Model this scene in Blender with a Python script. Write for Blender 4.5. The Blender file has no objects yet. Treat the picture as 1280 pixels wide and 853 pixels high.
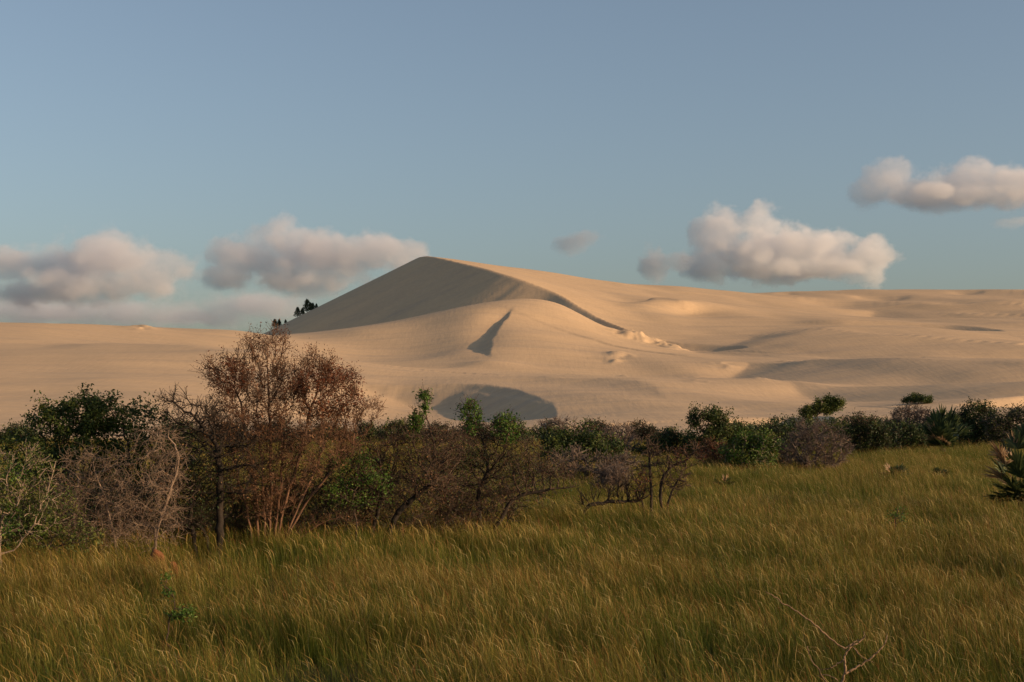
import bpy, math, random
import numpy as np

# ------------------------------------------------------------------ camera, world, sun, exposure
SC = bpy.context.scene
COL = SC.collection
F = 1280 * 50.0 / 36.0          # focal length in photo pixels
CZ = 3.6                        # eye height above the field
HV = 500.0                      # pixel row of the horizon
R = math.radians

cam = bpy.data.cameras.new('camera')
cam.lens = 50.0
cam.sensor_width = 36.0
cam.shift_y = (HV - 426.5) / 1280.0
cam.clip_start = 0.1
cam.clip_end = 60000.0
cam_o = bpy.data.objects.new('camera', cam)
COL.objects.link(cam_o)
cam_o.location = (0, 0, CZ)
cam_o.rotation_euler = (R(90), 0, 0)
SC.camera = cam_o

SUN_EL, SUN_AZ = 13.5, 109.5     # azimuth clockwise from straight ahead (+y): from the right
world = bpy.data.worlds.new('World')
SC.world = world
world.use_nodes = True
wn = world.node_tree
sky = wn.nodes.new('ShaderNodeTexSky')
sky.sky_type = 'NISHITA'
sky.sun_disc = False
sky.sun_elevation = R(SUN_EL)
sky.sun_rotation = R(SUN_AZ)
sky.air_density = 1.0
sky.dust_density = 2.2
sky.ozone_density = 2.2
hs = wn.nodes.new('ShaderNodeHueSaturation')
hs.inputs['Saturation'].default_value = 0.80
wn.links.new(sky.outputs[0], hs.inputs['Color'])
wn.links.new(hs.outputs[0], wn.nodes['Background'].inputs[0])
wn.nodes['Background'].inputs[1].default_value = 0.128

sun = bpy.data.lights.new('sun', 'SUN')
sun.energy = 4.9
sun.angle = R(0.55)
sun.color = (1.0, 0.66, 0.37)
sun_o = bpy.data.objects.new('sun', sun)
COL.objects.link(sun_o)
from mathutils import Vector
sd = Vector((math.cos(R(SUN_EL)) * math.sin(R(SUN_AZ)), math.cos(R(SUN_EL)) * math.cos(R(SUN_AZ)), math.sin(R(SUN_EL))))
sun_o.rotation_euler = sd.to_track_quat('Z', 'Y').to_euler()
sun_o.location = (60, -20, 60)

SC.view_settings.view_transform = 'Standard'
SC.view_settings.look = 'None'
SC.view_settings.gamma = 1.0
SC.view_settings.use_curve_mapping = False
SC.view_settings.exposure = 0.08
SC.render.engine = 'CYCLES'
cy = SC.cycles
cy.use_denoising = True
cy.max_bounces = 10
cy.diffuse_bounces = 3
cy.transmission_bounces = 4
cy.transparent_max_bounces = 8
cy.volume_bounces = 8

rng = np.random.default_rng(7)

# ------------------------------------------------------------------ helpers
def P(u, v, y):
    return np.array(((u - 640) / F * y, y, CZ + (HV - v) / F * y))

def tag(o, label=None, cat=None, group=None, kind=None):
    if label: o['label'] = label
    if cat: o['category'] = cat
    if group: o['group'] = group
    if kind: o['kind'] = kind
    return o

def empty(name, loc):
    o = bpy.data.objects.new(name, None)
    o.empty_display_size = 0.3
    COL.objects.link(o)
    o.location = loc
    return o

def mesh_obj(name, verts, faces, mat, parent=None, attrs=None, smooth=False, origin=None):
    """faces: (n,k) int array or list of such arrays"""
    verts = np.asarray(verts, dtype=np.float32)
    if origin is not None:
        verts = verts - np.asarray(origin, dtype=np.float32)
    if not isinstance(faces, list): faces = [faces]
    faces = [np.asarray(f, dtype=np.int32) for f in faces if len(f)]
    me = bpy.data.meshes.new(name)
    me.vertices.add(len(verts))
    me.vertices.foreach_set('co', verts.ravel())
    nl = sum(f.size for f in faces); nf = sum(len(f) for f in faces)
    me.loops.add(nl); me.polygons.add(nf)
    me.loops.foreach_set('vertex_index', np.concatenate([f.ravel() for f in faces]))
    tot = np.concatenate([np.full(len(f), f.shape[1], dtype=np.int32) for f in faces])
    start = np.concatenate(([0], np.cumsum(tot)[:-1])).astype(np.int32)
    me.polygons.foreach_set('loop_start', start)
    if smooth:
        me.polygons.foreach_set('use_smooth', np.ones(nf, dtype=bool))
    me.update(calc_edges=True)
    for nm, (dom, arr) in (attrs or {}).items():
        a = me.attributes.new(nm, 'FLOAT', dom)
        a.data.foreach_set('value', np.asarray(arr, dtype=np.float32))
    me.materials.append(mat)
    o = bpy.data.objects.new(name, me)
    COL.objects.link(o)
    if parent is not None:
        o.parent = parent
    elif origin is not None:
        o.location = tuple(float(c) for c in origin)
    return o

def _hash(ix, iy, s):
    h = (ix.astype(np.int64) * 374761393 + iy.astype(np.int64) * 668265263 + s * 974711) & 0x7fffffff
    h = ((h ^ (h >> 13)) * 1274126177) & 0x7fffffff
    return ((h ^ (h >> 16)) & 0xffff) / 65535.0

def vnoise(x, y, s=0):
    ix, iy = np.floor(x), np.floor(y)
    fx, fy = x - ix, y - iy
    fx = fx * fx * (3 - 2 * fx); fy = fy * fy * (3 - 2 * fy)
    ix = ix.astype(np.int64); iy = iy.astype(np.int64)
    a, b = _hash(ix, iy, s), _hash(ix + 1, iy, s)
    c, d = _hash(ix, iy + 1, s), _hash(ix + 1, iy + 1, s)
    return (a * (1 - fx) + b * fx) * (1 - fy) + (c * (1 - fx) + d * fx) * fy

def fbm(x, y, s=0, o=4):
    t, a, n = 0, 1.0, 0
    for i in range(o):
        t = t + a * vnoise(x * 2 ** i, y * 2 ** i, s + i * 17); n += a; a *= 0.5
    return t / n

# ------------------------------------------------------------------ materials
def mat_new(name):
    m = bpy.data.materials.new(name)
    m.use_nodes = True
    nt = m.node_tree
    for n in list(nt.nodes): nt.nodes.remove(n)
    out = nt.nodes.new('ShaderNodeOutputMaterial')
    return m, nt, out

def ramp(nt, fac, stops, interp='LINEAR'):
    r = nt.nodes.new('ShaderNodeValToRGB')
    r.color_ramp.interpolation = interp
    el = r.color_ramp.elements
    while len(el) < len(stops): el.new(0.5)
    for e, (p, c) in zip(el, stops):
        e.position = p; e.color = (*c, 1) if len(c) == 3 else c
    nt.links.new(fac, r.inputs[0])
    return r.outputs[0]

def noise(nt, vec, scale, detail=3, rough=0.55):
    n = nt.nodes.new('ShaderNodeTexNoise')
    n.inputs['Scale'].default_value = scale
    n.inputs['Detail'].default_value = detail
    n.inputs['Roughness'].default_value = rough
    if vec is not None: nt.links.new(vec, n.inputs['Vector'])
    return n.outputs['Fac']

def mapping(nt, vec, scale=(1, 1, 1), rot=(0, 0, 0)):
    m = nt.nodes.new('ShaderNodeMapping')
    m.inputs['Scale'].default_value = scale
    m.inputs['Rotation'].default_value = rot
    nt.links.new(vec, m.inputs['Vector'])
    return m.outputs[0]

def mixc(nt, fac, a, b, mode='MIX'):
    m = nt.nodes.new('ShaderNodeMix'); m.data_type = 'RGBA'; m.blend_type = mode
    for s, v in ((0, fac), (6, a), (7, b)):
        if hasattr(v, 'links'): nt.links.new(v, m.inputs[s])
        elif s == 0: m.inputs[0].default_value = v
        else: m.inputs[s].default_value = (*v, 1)
    return m.outputs[2]

def math_n(nt, op, a, b=None, c=None, clamp=False):
    m = nt.nodes.new('ShaderNodeMath'); m.operation = op; m.use_clamp = clamp
    for i, v in enumerate((a, b, c)):
        if v is None: continue
        if hasattr(v, 'links'): nt.links.new(v, m.inputs[i])
        else: m.inputs[i].default_value = v
    return m.outputs[0]

def attr(nt, name):
    a = nt.nodes.new('ShaderNodeAttribute'); a.attribute_name = name
    return a.outputs['Fac']

def sand_material():
    m, nt, out = mat_new('wind_blown_sand')
    geo = nt.nodes.new('ShaderNodeNewGeometry').outputs['Position']
    b = nt.nodes.new('ShaderNodeBsdfPrincipled')
    b.inputs['Roughness'].default_value = 0.95
    b.inputs['Specular IOR Level'].default_value = 0.1
    big = noise(nt, mapping(nt, geo, (0.012, 0.03, 0.05)), 1.0, 4, 0.6)
    streak = noise(nt, mapping(nt, geo, (0.02, 0.22, 0.1), (0, 0, R(14))), 1.0, 5, 0.65)
    c1 = ramp(nt, big, [(0.32, (0.46, 0.325, 0.20)), (0.68, (0.61, 0.405, 0.215))])
    c2 = ramp(nt, streak, [(0.28, (0.36, 0.28, 0.205)), (0.5, (0.57, 0.395, 0.225)), (0.75, (0.66, 0.46, 0.265))])
    col = mixc(nt, 0.5, c1, c2)
    grain = noise(nt, mapping(nt, geo, (0.6, 0.9, 0.9)), 1.0, 5, 0.7)
    col = mixc(nt, 0.35, col, ramp(nt, grain, [(0.3, (0.43, 0.32, 0.215)), (0.7, (0.63, 0.47, 0.31))]))
    nt.links.new(col, b.inputs['Base Color'])
    rip = noise(nt, mapping(nt, geo, (1.1, 0.12, 0.3), (0, 0, R(18))), 1.0, 4, 0.6)
    h = math_n(nt, 'ADD', math_n(nt, 'MULTIPLY', rip, 0.7), math_n(nt, 'MULTIPLY', streak, 1.5))
    bp = nt.nodes.new('ShaderNodeBump')
    bp.inputs['Strength'].default_value = 0.35; bp.inputs['Distance'].default_value = 0.25
    nt.links.new(h, bp.inputs['Height']); nt.links.new(bp.outputs[0], b.inputs['Normal'])
    nt.links.new(b.outputs[0], out.inputs[0])
    return m

def soil_material():
    m, nt, out = mat_new('dark_soil_and_thatch')
    geo = nt.nodes.new('ShaderNodeNewGeometry').outputs['Position']
    b = nt.nodes.new('ShaderNodeBsdfPrincipled')
    b.inputs['Roughness'].default_value = 1.0
    b.inputs['Specular IOR Level'].default_value = 0.1
    n = noise(nt, mapping(nt, geo, (1.5, 1.5, 1.5)), 1.0, 5, 0.7)
    nt.links.new(ramp(nt, n, [(0.3, (0.035, 0.032, 0.014)), (0.7, (0.10, 0.085, 0.035))]), b.inputs['Base Color'])
    bp = nt.nodes.new('ShaderNodeBump'); bp.inputs['Distance'].default_value = 0.1
    nt.links.new(n, bp.inputs['Height']); nt.links.new(bp.outputs[0], b.inputs['Normal'])
    nt.links.new(b.outputs[0], out.inputs[0])
    return m

def leaf_material(name, stops, transl=0.3, rough=0.5):
    m, nt, out = mat_new(name)
    col = ramp(nt, attr(nt, 'tint'), stops)
    b = nt.nodes.new('ShaderNodeBsdfPrincipled')
    b.inputs['Roughness'].default_value = rough
    b.inputs['Specular IOR Level'].default_value = 0.25
    nt.links.new(col, b.inputs['Base Color'])
    t = nt.nodes.new('ShaderNodeBsdfTranslucent')
    nt.links.new(col, t.inputs[0])
    mx = nt.nodes.new('ShaderNodeMixShader'); mx.inputs[0].default_value = transl
    nt.links.new(b.outputs[0], mx.inputs[1]); nt.links.new(t.outputs[0], mx.inputs[2])
    nt.links.new(mx.outputs[0], out.inputs[0])
    return m

def bark_material(name, a, b_, scale=6.0):
    m, nt, out = mat_new(name)
    co = nt.nodes.new('ShaderNodeTexCoord').outputs['Object']
    n = noise(nt, mapping(nt, co, (scale, scale, scale * 0.35)), 1.0, 4, 0.65)
    b = nt.nodes.new('ShaderNodeBsdfPrincipled')
    b.inputs['Roughness'].default_value = 0.9
    b.inputs['Specular IOR Level'].default_value = 0.15
    nt.links.new(ramp(nt, n, [(0.3, a), (0.7, b_)]), b.inputs['Base Color'])
    bp = nt.nodes.new('ShaderNodeBump'); bp.inputs['Distance'].default_value = 0.02
    nt.links.new(n, bp.inputs['Height']); nt.links.new(bp.outputs[0], b.inputs['Normal'])
    nt.links.new(b.outputs[0], out.inputs[0])
    return m

M = {}
M['sand'] = sand_material()
M['soil'] = soil_material()
M['evergreen'] = leaf_material('evergreen_leaf', [(0, (0.018, 0.034, 0.009)), (0.5, (0.056, 0.084, 0.017)), (1, (0.15, 0.165, 0.032))])
M['darkgreen'] = leaf_material('dark_thicket_leaf', [(0, (0.015, 0.030, 0.010)), (0.6, (0.045, 0.070, 0.018)), (1, (0.110, 0.125, 0.032))])
M['fresh'] = leaf_material('fresh_green_leaf', [(0, (0.035, 0.075, 0.012)), (0.6, (0.085, 0.16, 0.022)), (1, (0.18, 0.24, 0.05))], 0.4)
M['olive'] = leaf_material('olive_leaf', [(0, (0.032, 0.050, 0.012)), (0.6, (0.085, 0.110, 0.022)), (1, (0.17, 0.17, 0.038))], 0.35)
M['dull'] = leaf_material('dull_scrub_leaf', [(0, (0.025, 0.030, 0.014)), (0.6, (0.058, 0.060, 0.028)), (1, (0.12, 0.10, 0.05))], 0.25)
M['rust'] = leaf_material('rust_red_leaf', [(0, (0.055, 0.018, 0.010)), (0.5, (0.17, 0.048, 0.018)), (1, (0.32, 0.10, 0.032))], 0.35)
M['brownleaf'] = leaf_material('withered_brown_leaf', [(0, (0.050, 0.024, 0.014)), (0.6, (0.14, 0.066, 0.030)), (1, (0.26, 0.14, 0.06))], 0.3)
M['tanleaf'] = leaf_material('straw_coloured_leaf', [(0, (0.10, 0.06, 0.035)), (1, (0.28, 0.19, 0.10))], 0.3)
M['palm'] = leaf_material('palm_green', [(0, (0.025, 0.042, 0.018)), (0.6, (0.065, 0.090, 0.030)), (1, (0.15, 0.165, 0.055))], 0.25)
M['drypalm'] = leaf_material('dry_palm', [(0, (0.20, 0.12, 0.065)), (0.6, (0.38, 0.25, 0.14)), (1, (0.50, 0.35, 0.20))], 0.3)
M['needle'] = leaf_material('casuarina_needle', [(0, (0.035, 0.050, 0.028)), (1, (0.085, 0.105, 0.050))], 0.2)
M['bark_black'] = bark_material('charred_dark_bark', (0.012, 0.010, 0.008), (0.050, 0.038, 0.028))
M['bark_brown'] = bark_material('red_brown_twig_bark', (0.085, 0.045, 0.028), (0.22, 0.125, 0.075))
M['bark_dim'] = bark_material('dim_brown_bark', (0.040, 0.027, 0.020), (0.11, 0.075, 0.052))
M['bark_pale'] = bark_material('bleached_dead_wood', (0.20, 0.145, 0.105), (0.38, 0.29, 0.21))
M['bark_dead'] = bark_material('weathered_dead_wood', (0.10, 0.068, 0.048), (0.30, 0.215, 0.15), 4.0)
M['bark_grey'] = bark_material('grey_pink_twig_bark', (0.11, 0.082, 0.066), (0.22, 0.165, 0.13))
M['bark_tan'] = bark_material('bare_tan_wood', (0.13, 0.08, 0.045), (0.29, 0.19, 0.11), 14.0)
M['rock'] = bark_material('rust_orange_earth', (0.10, 0.045, 0.02), (0.25, 0.10, 0.042), 22.0)

# ------------------------------------------------------------------ dunes
class RBF:
    def __init__(s, pts):
        p = np.array(pts, dtype=float)
        s.c = 200.0
        s.xy = p[:, :2] / s.c
        n = len(p)
        d = np.linalg.norm(s.xy[:, None] - s.xy[None], axis=2)
        A = np.zeros((n + 3, n + 3))
        A[:n, :n] = s.k(d) + np.eye(n) * 1e-4
        A[:n, n] = A[n, :n] = 1
        A[:n, n + 1:] = s.xy; A[n + 1:, :n] = s.xy.T
        s.w = np.linalg.solve(A, np.concatenate((p[:, 2], np.zeros(3))))
    @staticmethod
    def k(d):
        return d * d * np.log(d + 1e-9)
    def __call__(s, x, y):
        sh = np.shape(x); x = np.ravel(x) / s.c; y = np.ravel(y) / s.c
        n = len(s.xy)
        z = s.w[n] + s.w[n + 1] * x + s.w[n + 2] * y
        for i in range(n):
            d2 = (x - s.xy[i, 0]) ** 2 + (y - s.xy[i, 1]) ** 2 + 1e-12
            z += s.w[i] * 0.5 * d2 * np.log(d2)
        return z.reshape(sh)

def PZ(u, y, z):
    return np.array(((u - 640) / F * y, y, z))

def catmull(pts, n=10):
    """smooth curve through the points, tangents weighted by spacing so that it never overshoots"""
    p = np.array(pts, dtype=float)
    h = np.linalg.norm(np.diff(p, axis=0), axis=1)[:, None] + 1e-9
    sl = np.diff(p, axis=0) / h
    m = np.vstack((sl[:1], (sl[:-1] * h[1:] + sl[1:] * h[:-1]) / (h[1:] + h[:-1]), sl[-1:]))
    out = []
    for i in range(len(p) - 1):
        t = np.linspace(0, 1, n, endpoint=False)[:, None]
        out.append((2 * t ** 3 - 3 * t ** 2 + 1) * p[i] + (t ** 3 - 2 * t ** 2 + t) * h[i] * m[i] + (-2 * t ** 3 + 3 * t ** 2) * p[i + 1] + (t ** 3 - t ** 2) * h[i] * m[i + 1])
    out.append(p[-1:])
    return np.vstack(out)

def poly_dist(X, Y, line):
    """signed distance (positive on the right-hand = lee side), arc parameter 0..1 and index weight"""
    best = np.full(X.shape, 1e18); sg = np.ones(X.shape); tt = np.zeros(X.shape)
    L = line[:, :2]; seg = np.linalg.norm(np.diff(L, axis=0), axis=1); cum = np.concatenate(([0], np.cumsum(seg)))
    for i in range(len(L) - 1):
        ax, ay = L[i]; dx, dy = L[i + 1] - L[i]
        l2 = dx * dx + dy * dy
        t = np.clip(((X - ax) * dx + (Y - ay) * dy) / l2, 0, 1)
        qx = X - ax - t * dx; qy = Y - ay - t * dy
        d = qx * qx + qy * qy
        m = d < best
        cr = dx * (Y - ay) - dy * (X - ax)
        best = np.where(m, d, best); sg = np.where(m, np.where(cr < 0, 1.0, -1.0), sg)
        tt = np.where(m, cum[i] + t * seg[i], tt)
    return np.sqrt(best) * sg, tt / cum[-1], cum / cum[-1]

def smax(a, b, k):
    return 0.5 * (a + b + np.sqrt((a - b) ** 2 + k * k))

SLIP = math.tan(R(33))
# low ground: the floor between the dunes and the broad lower mound
mid_pts = [PZ(u, 112, -0.6) for u in range(-900, 2300, 300)] + [PZ(u, 60, -1.5) for u in range(-900, 2300, 400)]
mid_pts += [P(*a) for a in [
    (-900, 400, 380), (-400, 400, 380), (-200, 402, 380), (0, 403, 380), (100, 404, 385), (230, 411, 395), (300, 414, 400), (370, 424, 412),
    (450, 412, 420), (530, 404, 422), (600, 389, 428), (645, 381.5, 440), (675, 376.5, 452), (698, 381, 460), (715, 389, 462), (740, 400, 460),
    (631, 402, 406), (617, 425, 375), (607, 447, 332), (597, 465, 295), (560, 437, 378), (480, 446, 378), (560, 458, 330), (680, 424, 378), (740, 432, 378), (665, 452, 332), (730, 455, 332), (800, 448, 350), (690, 404, 420), (765, 409, 452), (790, 416, 442), (825, 429, 428),
    (520, 464, 305), (430, 460, 300), (300, 454, 290), (100, 450, 280), (-200, 450, 280), (-600, 450, 280), (0, 490, 205), (-400, 490, 205), (300, 492, 205),
    (430, 490, 240), (560, 481, 248), (640, 484, 242), (720, 490, 225), (740, 520, 165), (800, 480, 240), (800, 512, 178),
    (900, 470, 262), (1000, 472, 265), (920, 515, 175), (1000, 507, 185), (1100, 482, 240), (1280, 478, 245), (1100, 508, 175), (1280, 508, 168), (1600, 478, 245), (2100, 478, 245), (1700, 508, 170),
    (870, 439, 415), (930, 445, 398), (1000, 446, 385), (1100, 448, 370), (1280, 449, 365), (1600, 449, 365), (2100, 449, 365)]]
mid_pts += [PZ(u, y, z) for u, y, z in [(560, 200, 0.9), (480, 205, 1.2), (640, 190, 0.8), (560, 165, 0.4), (-900, 520, 12), (-300, 500, 13), (0, 490, 15), (300, 490, 21), (450, 490, 25), (600, 490, 28), (350, 620, 27), (100, 700, 12), (-600, 800, 8), (400, 800, 15), (0, 1200, 6), (-900, 1500, 4), (500, 1500, 4)]]
S_mid = RBF(mid_pts)
# high ground: windward back of the big dune and the dune field on the right
crest_px = [(530, 320, 600), (548, 321, 585), (565, 324.5, 572), (600, 334, 548), (650, 348.5, 522), (690, 363, 508), (715, 376, 495), (740, 391, 483), (765, 402, 471), (790, 411, 459), (825, 424, 441), (870, 435, 423), (930, 443, 403)]
back = [PZ(30, 1700, 14), PZ(220, 1250, 20), PZ(400, 900, 36), PZ(482, 720, 55), PZ(512, 645, 63)]
front = [P(1000, 446, 385), P(1100, 448, 370), P(1280, 449, 365), P(1600, 449, 365), P(2100, 449, 365)]
high_pts = back + [P(*a) for a in crest_px] + front
high_pts += [P(*a) for a in [
    (620, 333, 625), (700, 343, 640), (800, 354, 660), (900, 362.5, 690), (960, 366, 720), (1030, 363, 770), (1150, 364, 800), (1280, 363, 810), (1600, 363, 810), (2100, 363, 810),
    (740, 368, 550), (800, 380, 545), (800, 396, 495), (880, 408, 485), (900, 385, 545), (960, 428, 440), (1000, 400, 500), (1000, 384, 570), (1100, 428, 425), (1100, 400, 480), (1100, 381, 600),
    (1280, 428, 420), (1280, 400, 480), (1280, 381, 600), (1600, 428, 420), (1600, 400, 480), (1600, 381, 600), (2100, 400, 480)]]
high_pts += [PZ(u, y, z) for u, y, z in [(640, 800, 52), (900, 1000, 50), (1300, 1100, 55), (2000, 1100, 55), (700, 1600, 25), (1500, 1600, 25), (2200, 1600, 25)]]
S_high = RBF(high_pts)

def DXU(X, Y):
    return X / Y * F + 640

def dune_height(X, Y):
    Zm = S_mid(X, Y)
    Zh = S_high(X, Y)
    line = catmull([*back, *[P(*a) for a in crest_px], *front], 8)
    lz = S_high(line[:, 0], line[:, 1])
    d, t, cum = poly_dist(X, Y, line)
    zc = np.interp(t, cum, lz)
    dl = np.maximum(d, 0)
    Ze = np.minimum(Zm, zc + 0.3 * dl)
    k = 0.8 * np.clip(dl / 5, 0, 1)
    av = ((vnoise(t * 900 + dl * 0.03, dl * 0.02, 51) - 0.5) * 0.3 + (vnoise(t * 330 + dl * 0.02, dl * 0.015, 57) - 0.5) * 0.5) * np.clip(dl / 6, 0, 1)
    pk = len(back) * 8      # the slope eases round the back of the peak
    sl = np.interp(t, [0, cum[pk - 8], cum[pk], cum[pk + 20]], [0.47, 0.47, 0.53, SLIP])
    lee = smax(Ze, zc - sl * dl + av, k)
    Z = np.where(d > 0, lee, Zh)
    slipm = np.clip((zc - sl * d - Zm + 1.0) / 2.0, 0, 1) * (d > 0)
    # beyond the end of the crest the two surfaces melt into one another
    te = cum[(len(back) - 1 + len(crest_px) + 1) * 8 - 4]
    w = np.clip((t - te + 0.03) / 0.06, 0, 1)
    sb = np.clip(d / 50 + 0.5, 0, 1); sb = sb * sb * (3 - 2 * sb)
    Z = Z * (1 - w) + w * (Zm * sb + Zh * (1 - sb))
    # sharp-edged secondary dunes: (crest pixels and distance, slip slope, hollow depth, hollow length, windward length)
    feats = [
        ([(420, 502, 262), (468, 491, 258), (520, 482, 256), (580, 478, 252), (630, 481, 243), (665, 490, 229), (686, 503, 212), (693, 518, 196), (690, 536, 178)], SLIP * 0.9, 4.4, 62, 26, 1),
        ([(643, 383.5, 436), (634, 394, 420), (624, 409, 400), (617, 425, 375), (610, 440, 346)], SLIP, 1.5, 7, 20, 0),
        ([(985, 401, 488), (1050, 399.5, 486), (1120, 400, 482), (1185, 401.5, 476), (1222, 405, 466), (1245, 411, 456), (1258, 419, 444)], SLIP * 0.6, 2.2, 26, 40, 0),
        ([(960, 365.5, 730), (985, 363.5, 740), (1010, 362.6, 735)], SLIP * 0.6, 2.0, 24, 50, 0),
        ([(1060, 368, 690), (1100, 368.5, 690), (1140, 371, 680)], SLIP * 0.6, 2.0, 24, 50, 0),
        ([(1180, 364, 735), (1215, 363.5, 735), (1235, 366, 725)], SLIP * 0.6, 2.4, 24, 50, 0),
        ([(930, 457, 350), (985, 450.5, 338), (1080, 446, 318), (1180, 444.5, 300), (1290, 446, 282), (1400, 450, 262)], 0.22, 6.0, 60, 45, 0),
        ([(1020, 486, 262), (1110, 477, 250), (1190, 473, 238), (1300, 471.5, 222), (1420, 474, 205)], 0.22, 4.2, 42, 30, 0),
        ([(1170, 498, 190), (1220, 492.5, 196), (1290, 485, 206), (1380, 480, 214)], SLIP * 0.8, 2.2, 16, 20, 0),
        ([(880, 523, 158), (930, 518.5, 162), (985, 516.5, 164), (1020, 515.5, 160), (1050, 519, 150)], SLIP * 0.8, 2.6, 22, 20, 0),
        ([(820, 422, 444), (850, 427, 437), (890, 430.5, 430), (922, 434, 422), (938, 440, 408)], SLIP * 0.9, 2.6, 16, 25, 0),
        ([(795, 372, 540), (830, 371.5, 535), (862, 376, 520)], 0.3, 0.6, 20, 30, 0),
        ([(1090, 384, 620), (1180, 385, 590), (1300, 388, 560), (1400, 390, 540)], 0.24, 4.6, 60, 55, 0),
        ([(1000, 376, 660), (1100, 375.5, 640), (1220, 376, 610), (1330, 378, 590)], 0.22, 3.6, 50, 55, 0),
        ([(930, 412, 455), (1040, 414, 432), (1150, 421, 408), (1290, 430, 385), (1400, 432, 370)], 0.16, 3.0, 45, 40, 0),
        ([(760, 470, 275), (840, 467, 268), (900, 470, 252), (950, 478, 232)], 0.10, 1.8, 45, 40, 0),
        ([(60, 432, 330), (150, 430, 320), (250, 434, 300), (330, 446, 270)], 0.09, 1.8, 60, 50, 0),
    ]
    for pts, s, depth, Lf, W, stri in feats:
        ln = catmull([P(*a) for a in pts], 8)
        R_ = max(Lf, W) * 2.6
        bx0, bx1 = ln[:, 0].min() - R_, ln[:, 0].max() + R_
        by0, by1 = ln[:, 1].min() - R_, ln[:, 1].max() + R_
        m = (X > bx0) & (X < bx1) & (Y > by0) & (Y < by1)
        x, y, z = X[m], Y[m], Z[m]
        d, t, cum = poly_dist(x, y, ln)
        # heights and depth along the crest, blended so that nothing jumps where two stretches are equally near
        bz_ = np.where(poly_dist(ln[:, 0], ln[:, 1], line)[0] > 0, S_mid(ln[:, 0], ln[:, 1]), S_high(ln[:, 0], ln[:, 1]))
        tp_ = np.clip(np.minimum(cum, 1 - cum) / 0.24, 0, 1); tp_ = tp_ * tp_ * (3 - 2 * tp_)
        W0 = np.zeros(x.shape); zc = np.zeros(x.shape); zb = np.zeros(x.shape); tap = np.zeros(x.shape); t = np.zeros(x.shape)
        dmin = np.abs(d) + 2.0
        d = d + (fbm(x / 14, y / 14, 83, 3) - 0.5) * 1.6 * np.exp(-(d / 14) ** 2)     # an uneven, slumped rim
        for q in range(len(ln)):
            wq = (dmin ** 2 / ((x - ln[q, 0]) ** 2 + (y - ln[q, 1]) ** 2 + 4.0)) ** 5
            W0 += wq; zc += wq * ln[q, 2]; zb += wq * bz_[q]; tap += wq * tp_[q]; t += wq * cum[q]
        zc /= W0; zb /= W0; tap /= W0; t /= W0
        # beyond the ends of the crest fade to nothing
        rise = (zc - zb) * tap
        up = z + rise * np.exp(-(d / W) ** 2)
        dep = depth * tap
        floor = z + rise * np.exp(-(d / W) ** 2) - dep * np.exp(-(np.maximum(d, 0) / Lf) ** 2)
        slip = zb + rise - s * d
        if stri:
            st = (vnoise(t * 60 + d * 0.02, d * 0.03, 5) - 0.5) * 0.30 + (vnoise(t * 140 + d * 0.03, d * 0.05, 9) - 0.5) * 0.18
            slip = slip + st * np.clip(d / 3, 0, 1) * tap
        low = smax(floor, slip, 0.02 + 0.5 * tap)
        low = np.minimum(low, up)
        Z[m] = np.where(d > 0, low, up)
    # wind undulations
    amp = np.clip((Y - 118) / 60, 0, 1)
    pa, pq = X * 0.94 + Y * 0.34, -X * 0.34 + Y * 0.94
    Z = Z + amp * (1 - slipm) * np.clip((DXU(X, Y) - 560) / 240, 0.35, 1.0) * ((fbm(pa / 38 + 7, pq / 120, 33, 3) - 0.5) * 3.4)
    Z = Z + amp * (1 - slipm) * ((fbm(X / 70 + 3, Y / 34, 3, 3) - 0.5) * 1.5 + (fbm(X / 16, Y / 7, 11, 3) - 0.5) * 0.28)
    # eroded sand lumps
    for u, v, y, ru, ry, a in [(800, 424, 436, 26, 9, 2.6), (838, 430, 424, 22, 8, 2.6), (775, 441, 360, 12, 5, 1.2), (778, 462, 292, 9, 3, 1.0), (870, 452, 318, 26, 5, 0.5), (950, 478, 262, 16, 4, 0.45),
                               (880, 478, 250, 14, 4, 0.5), (990, 443, 345, 16, 5, 0.6), (175, 404, 383, 14, 6, 1.3), (765, 436, 350, 14, 5, 0.7), (905, 443, 342, 20, 5, 0.5)]:
        c = P(u, v, y); rx = ru / F * y
        g = np.exp(-(((X - c[0]) / rx) ** 2 + ((Y - c[1]) / ry) ** 2))
        k = g > 0.02
        n = 1 - np.abs(2 * fbm(X[k] / 7.0, Y[k] / 4.0, 21, 5) - 1)
        Z[k] += g[k] * np.maximum(n - 0.62, -0.05) * a * 3.0
    # loose sand rounds every edge a little
    for _ in range(1):
        Z[1:-1] = (Z[:-2] + 2 * Z[1:-1] + Z[2:]) / 4
        Z[:, 1:-1] = (Z[:, :-2] + 2 * Z[:, 1:-1] + Z[:, 2:]) / 4
    lift = np.clip((Y - 119) / 8, 0, 1)
    Z = Z * (1 - lift) + lift * smax(Z, 0.3, 0.4)
    # dip below the field at the near edge
    Z = Z - np.clip((118 - Y) / 6, 0, 1) * 1.0
    return Z

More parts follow.
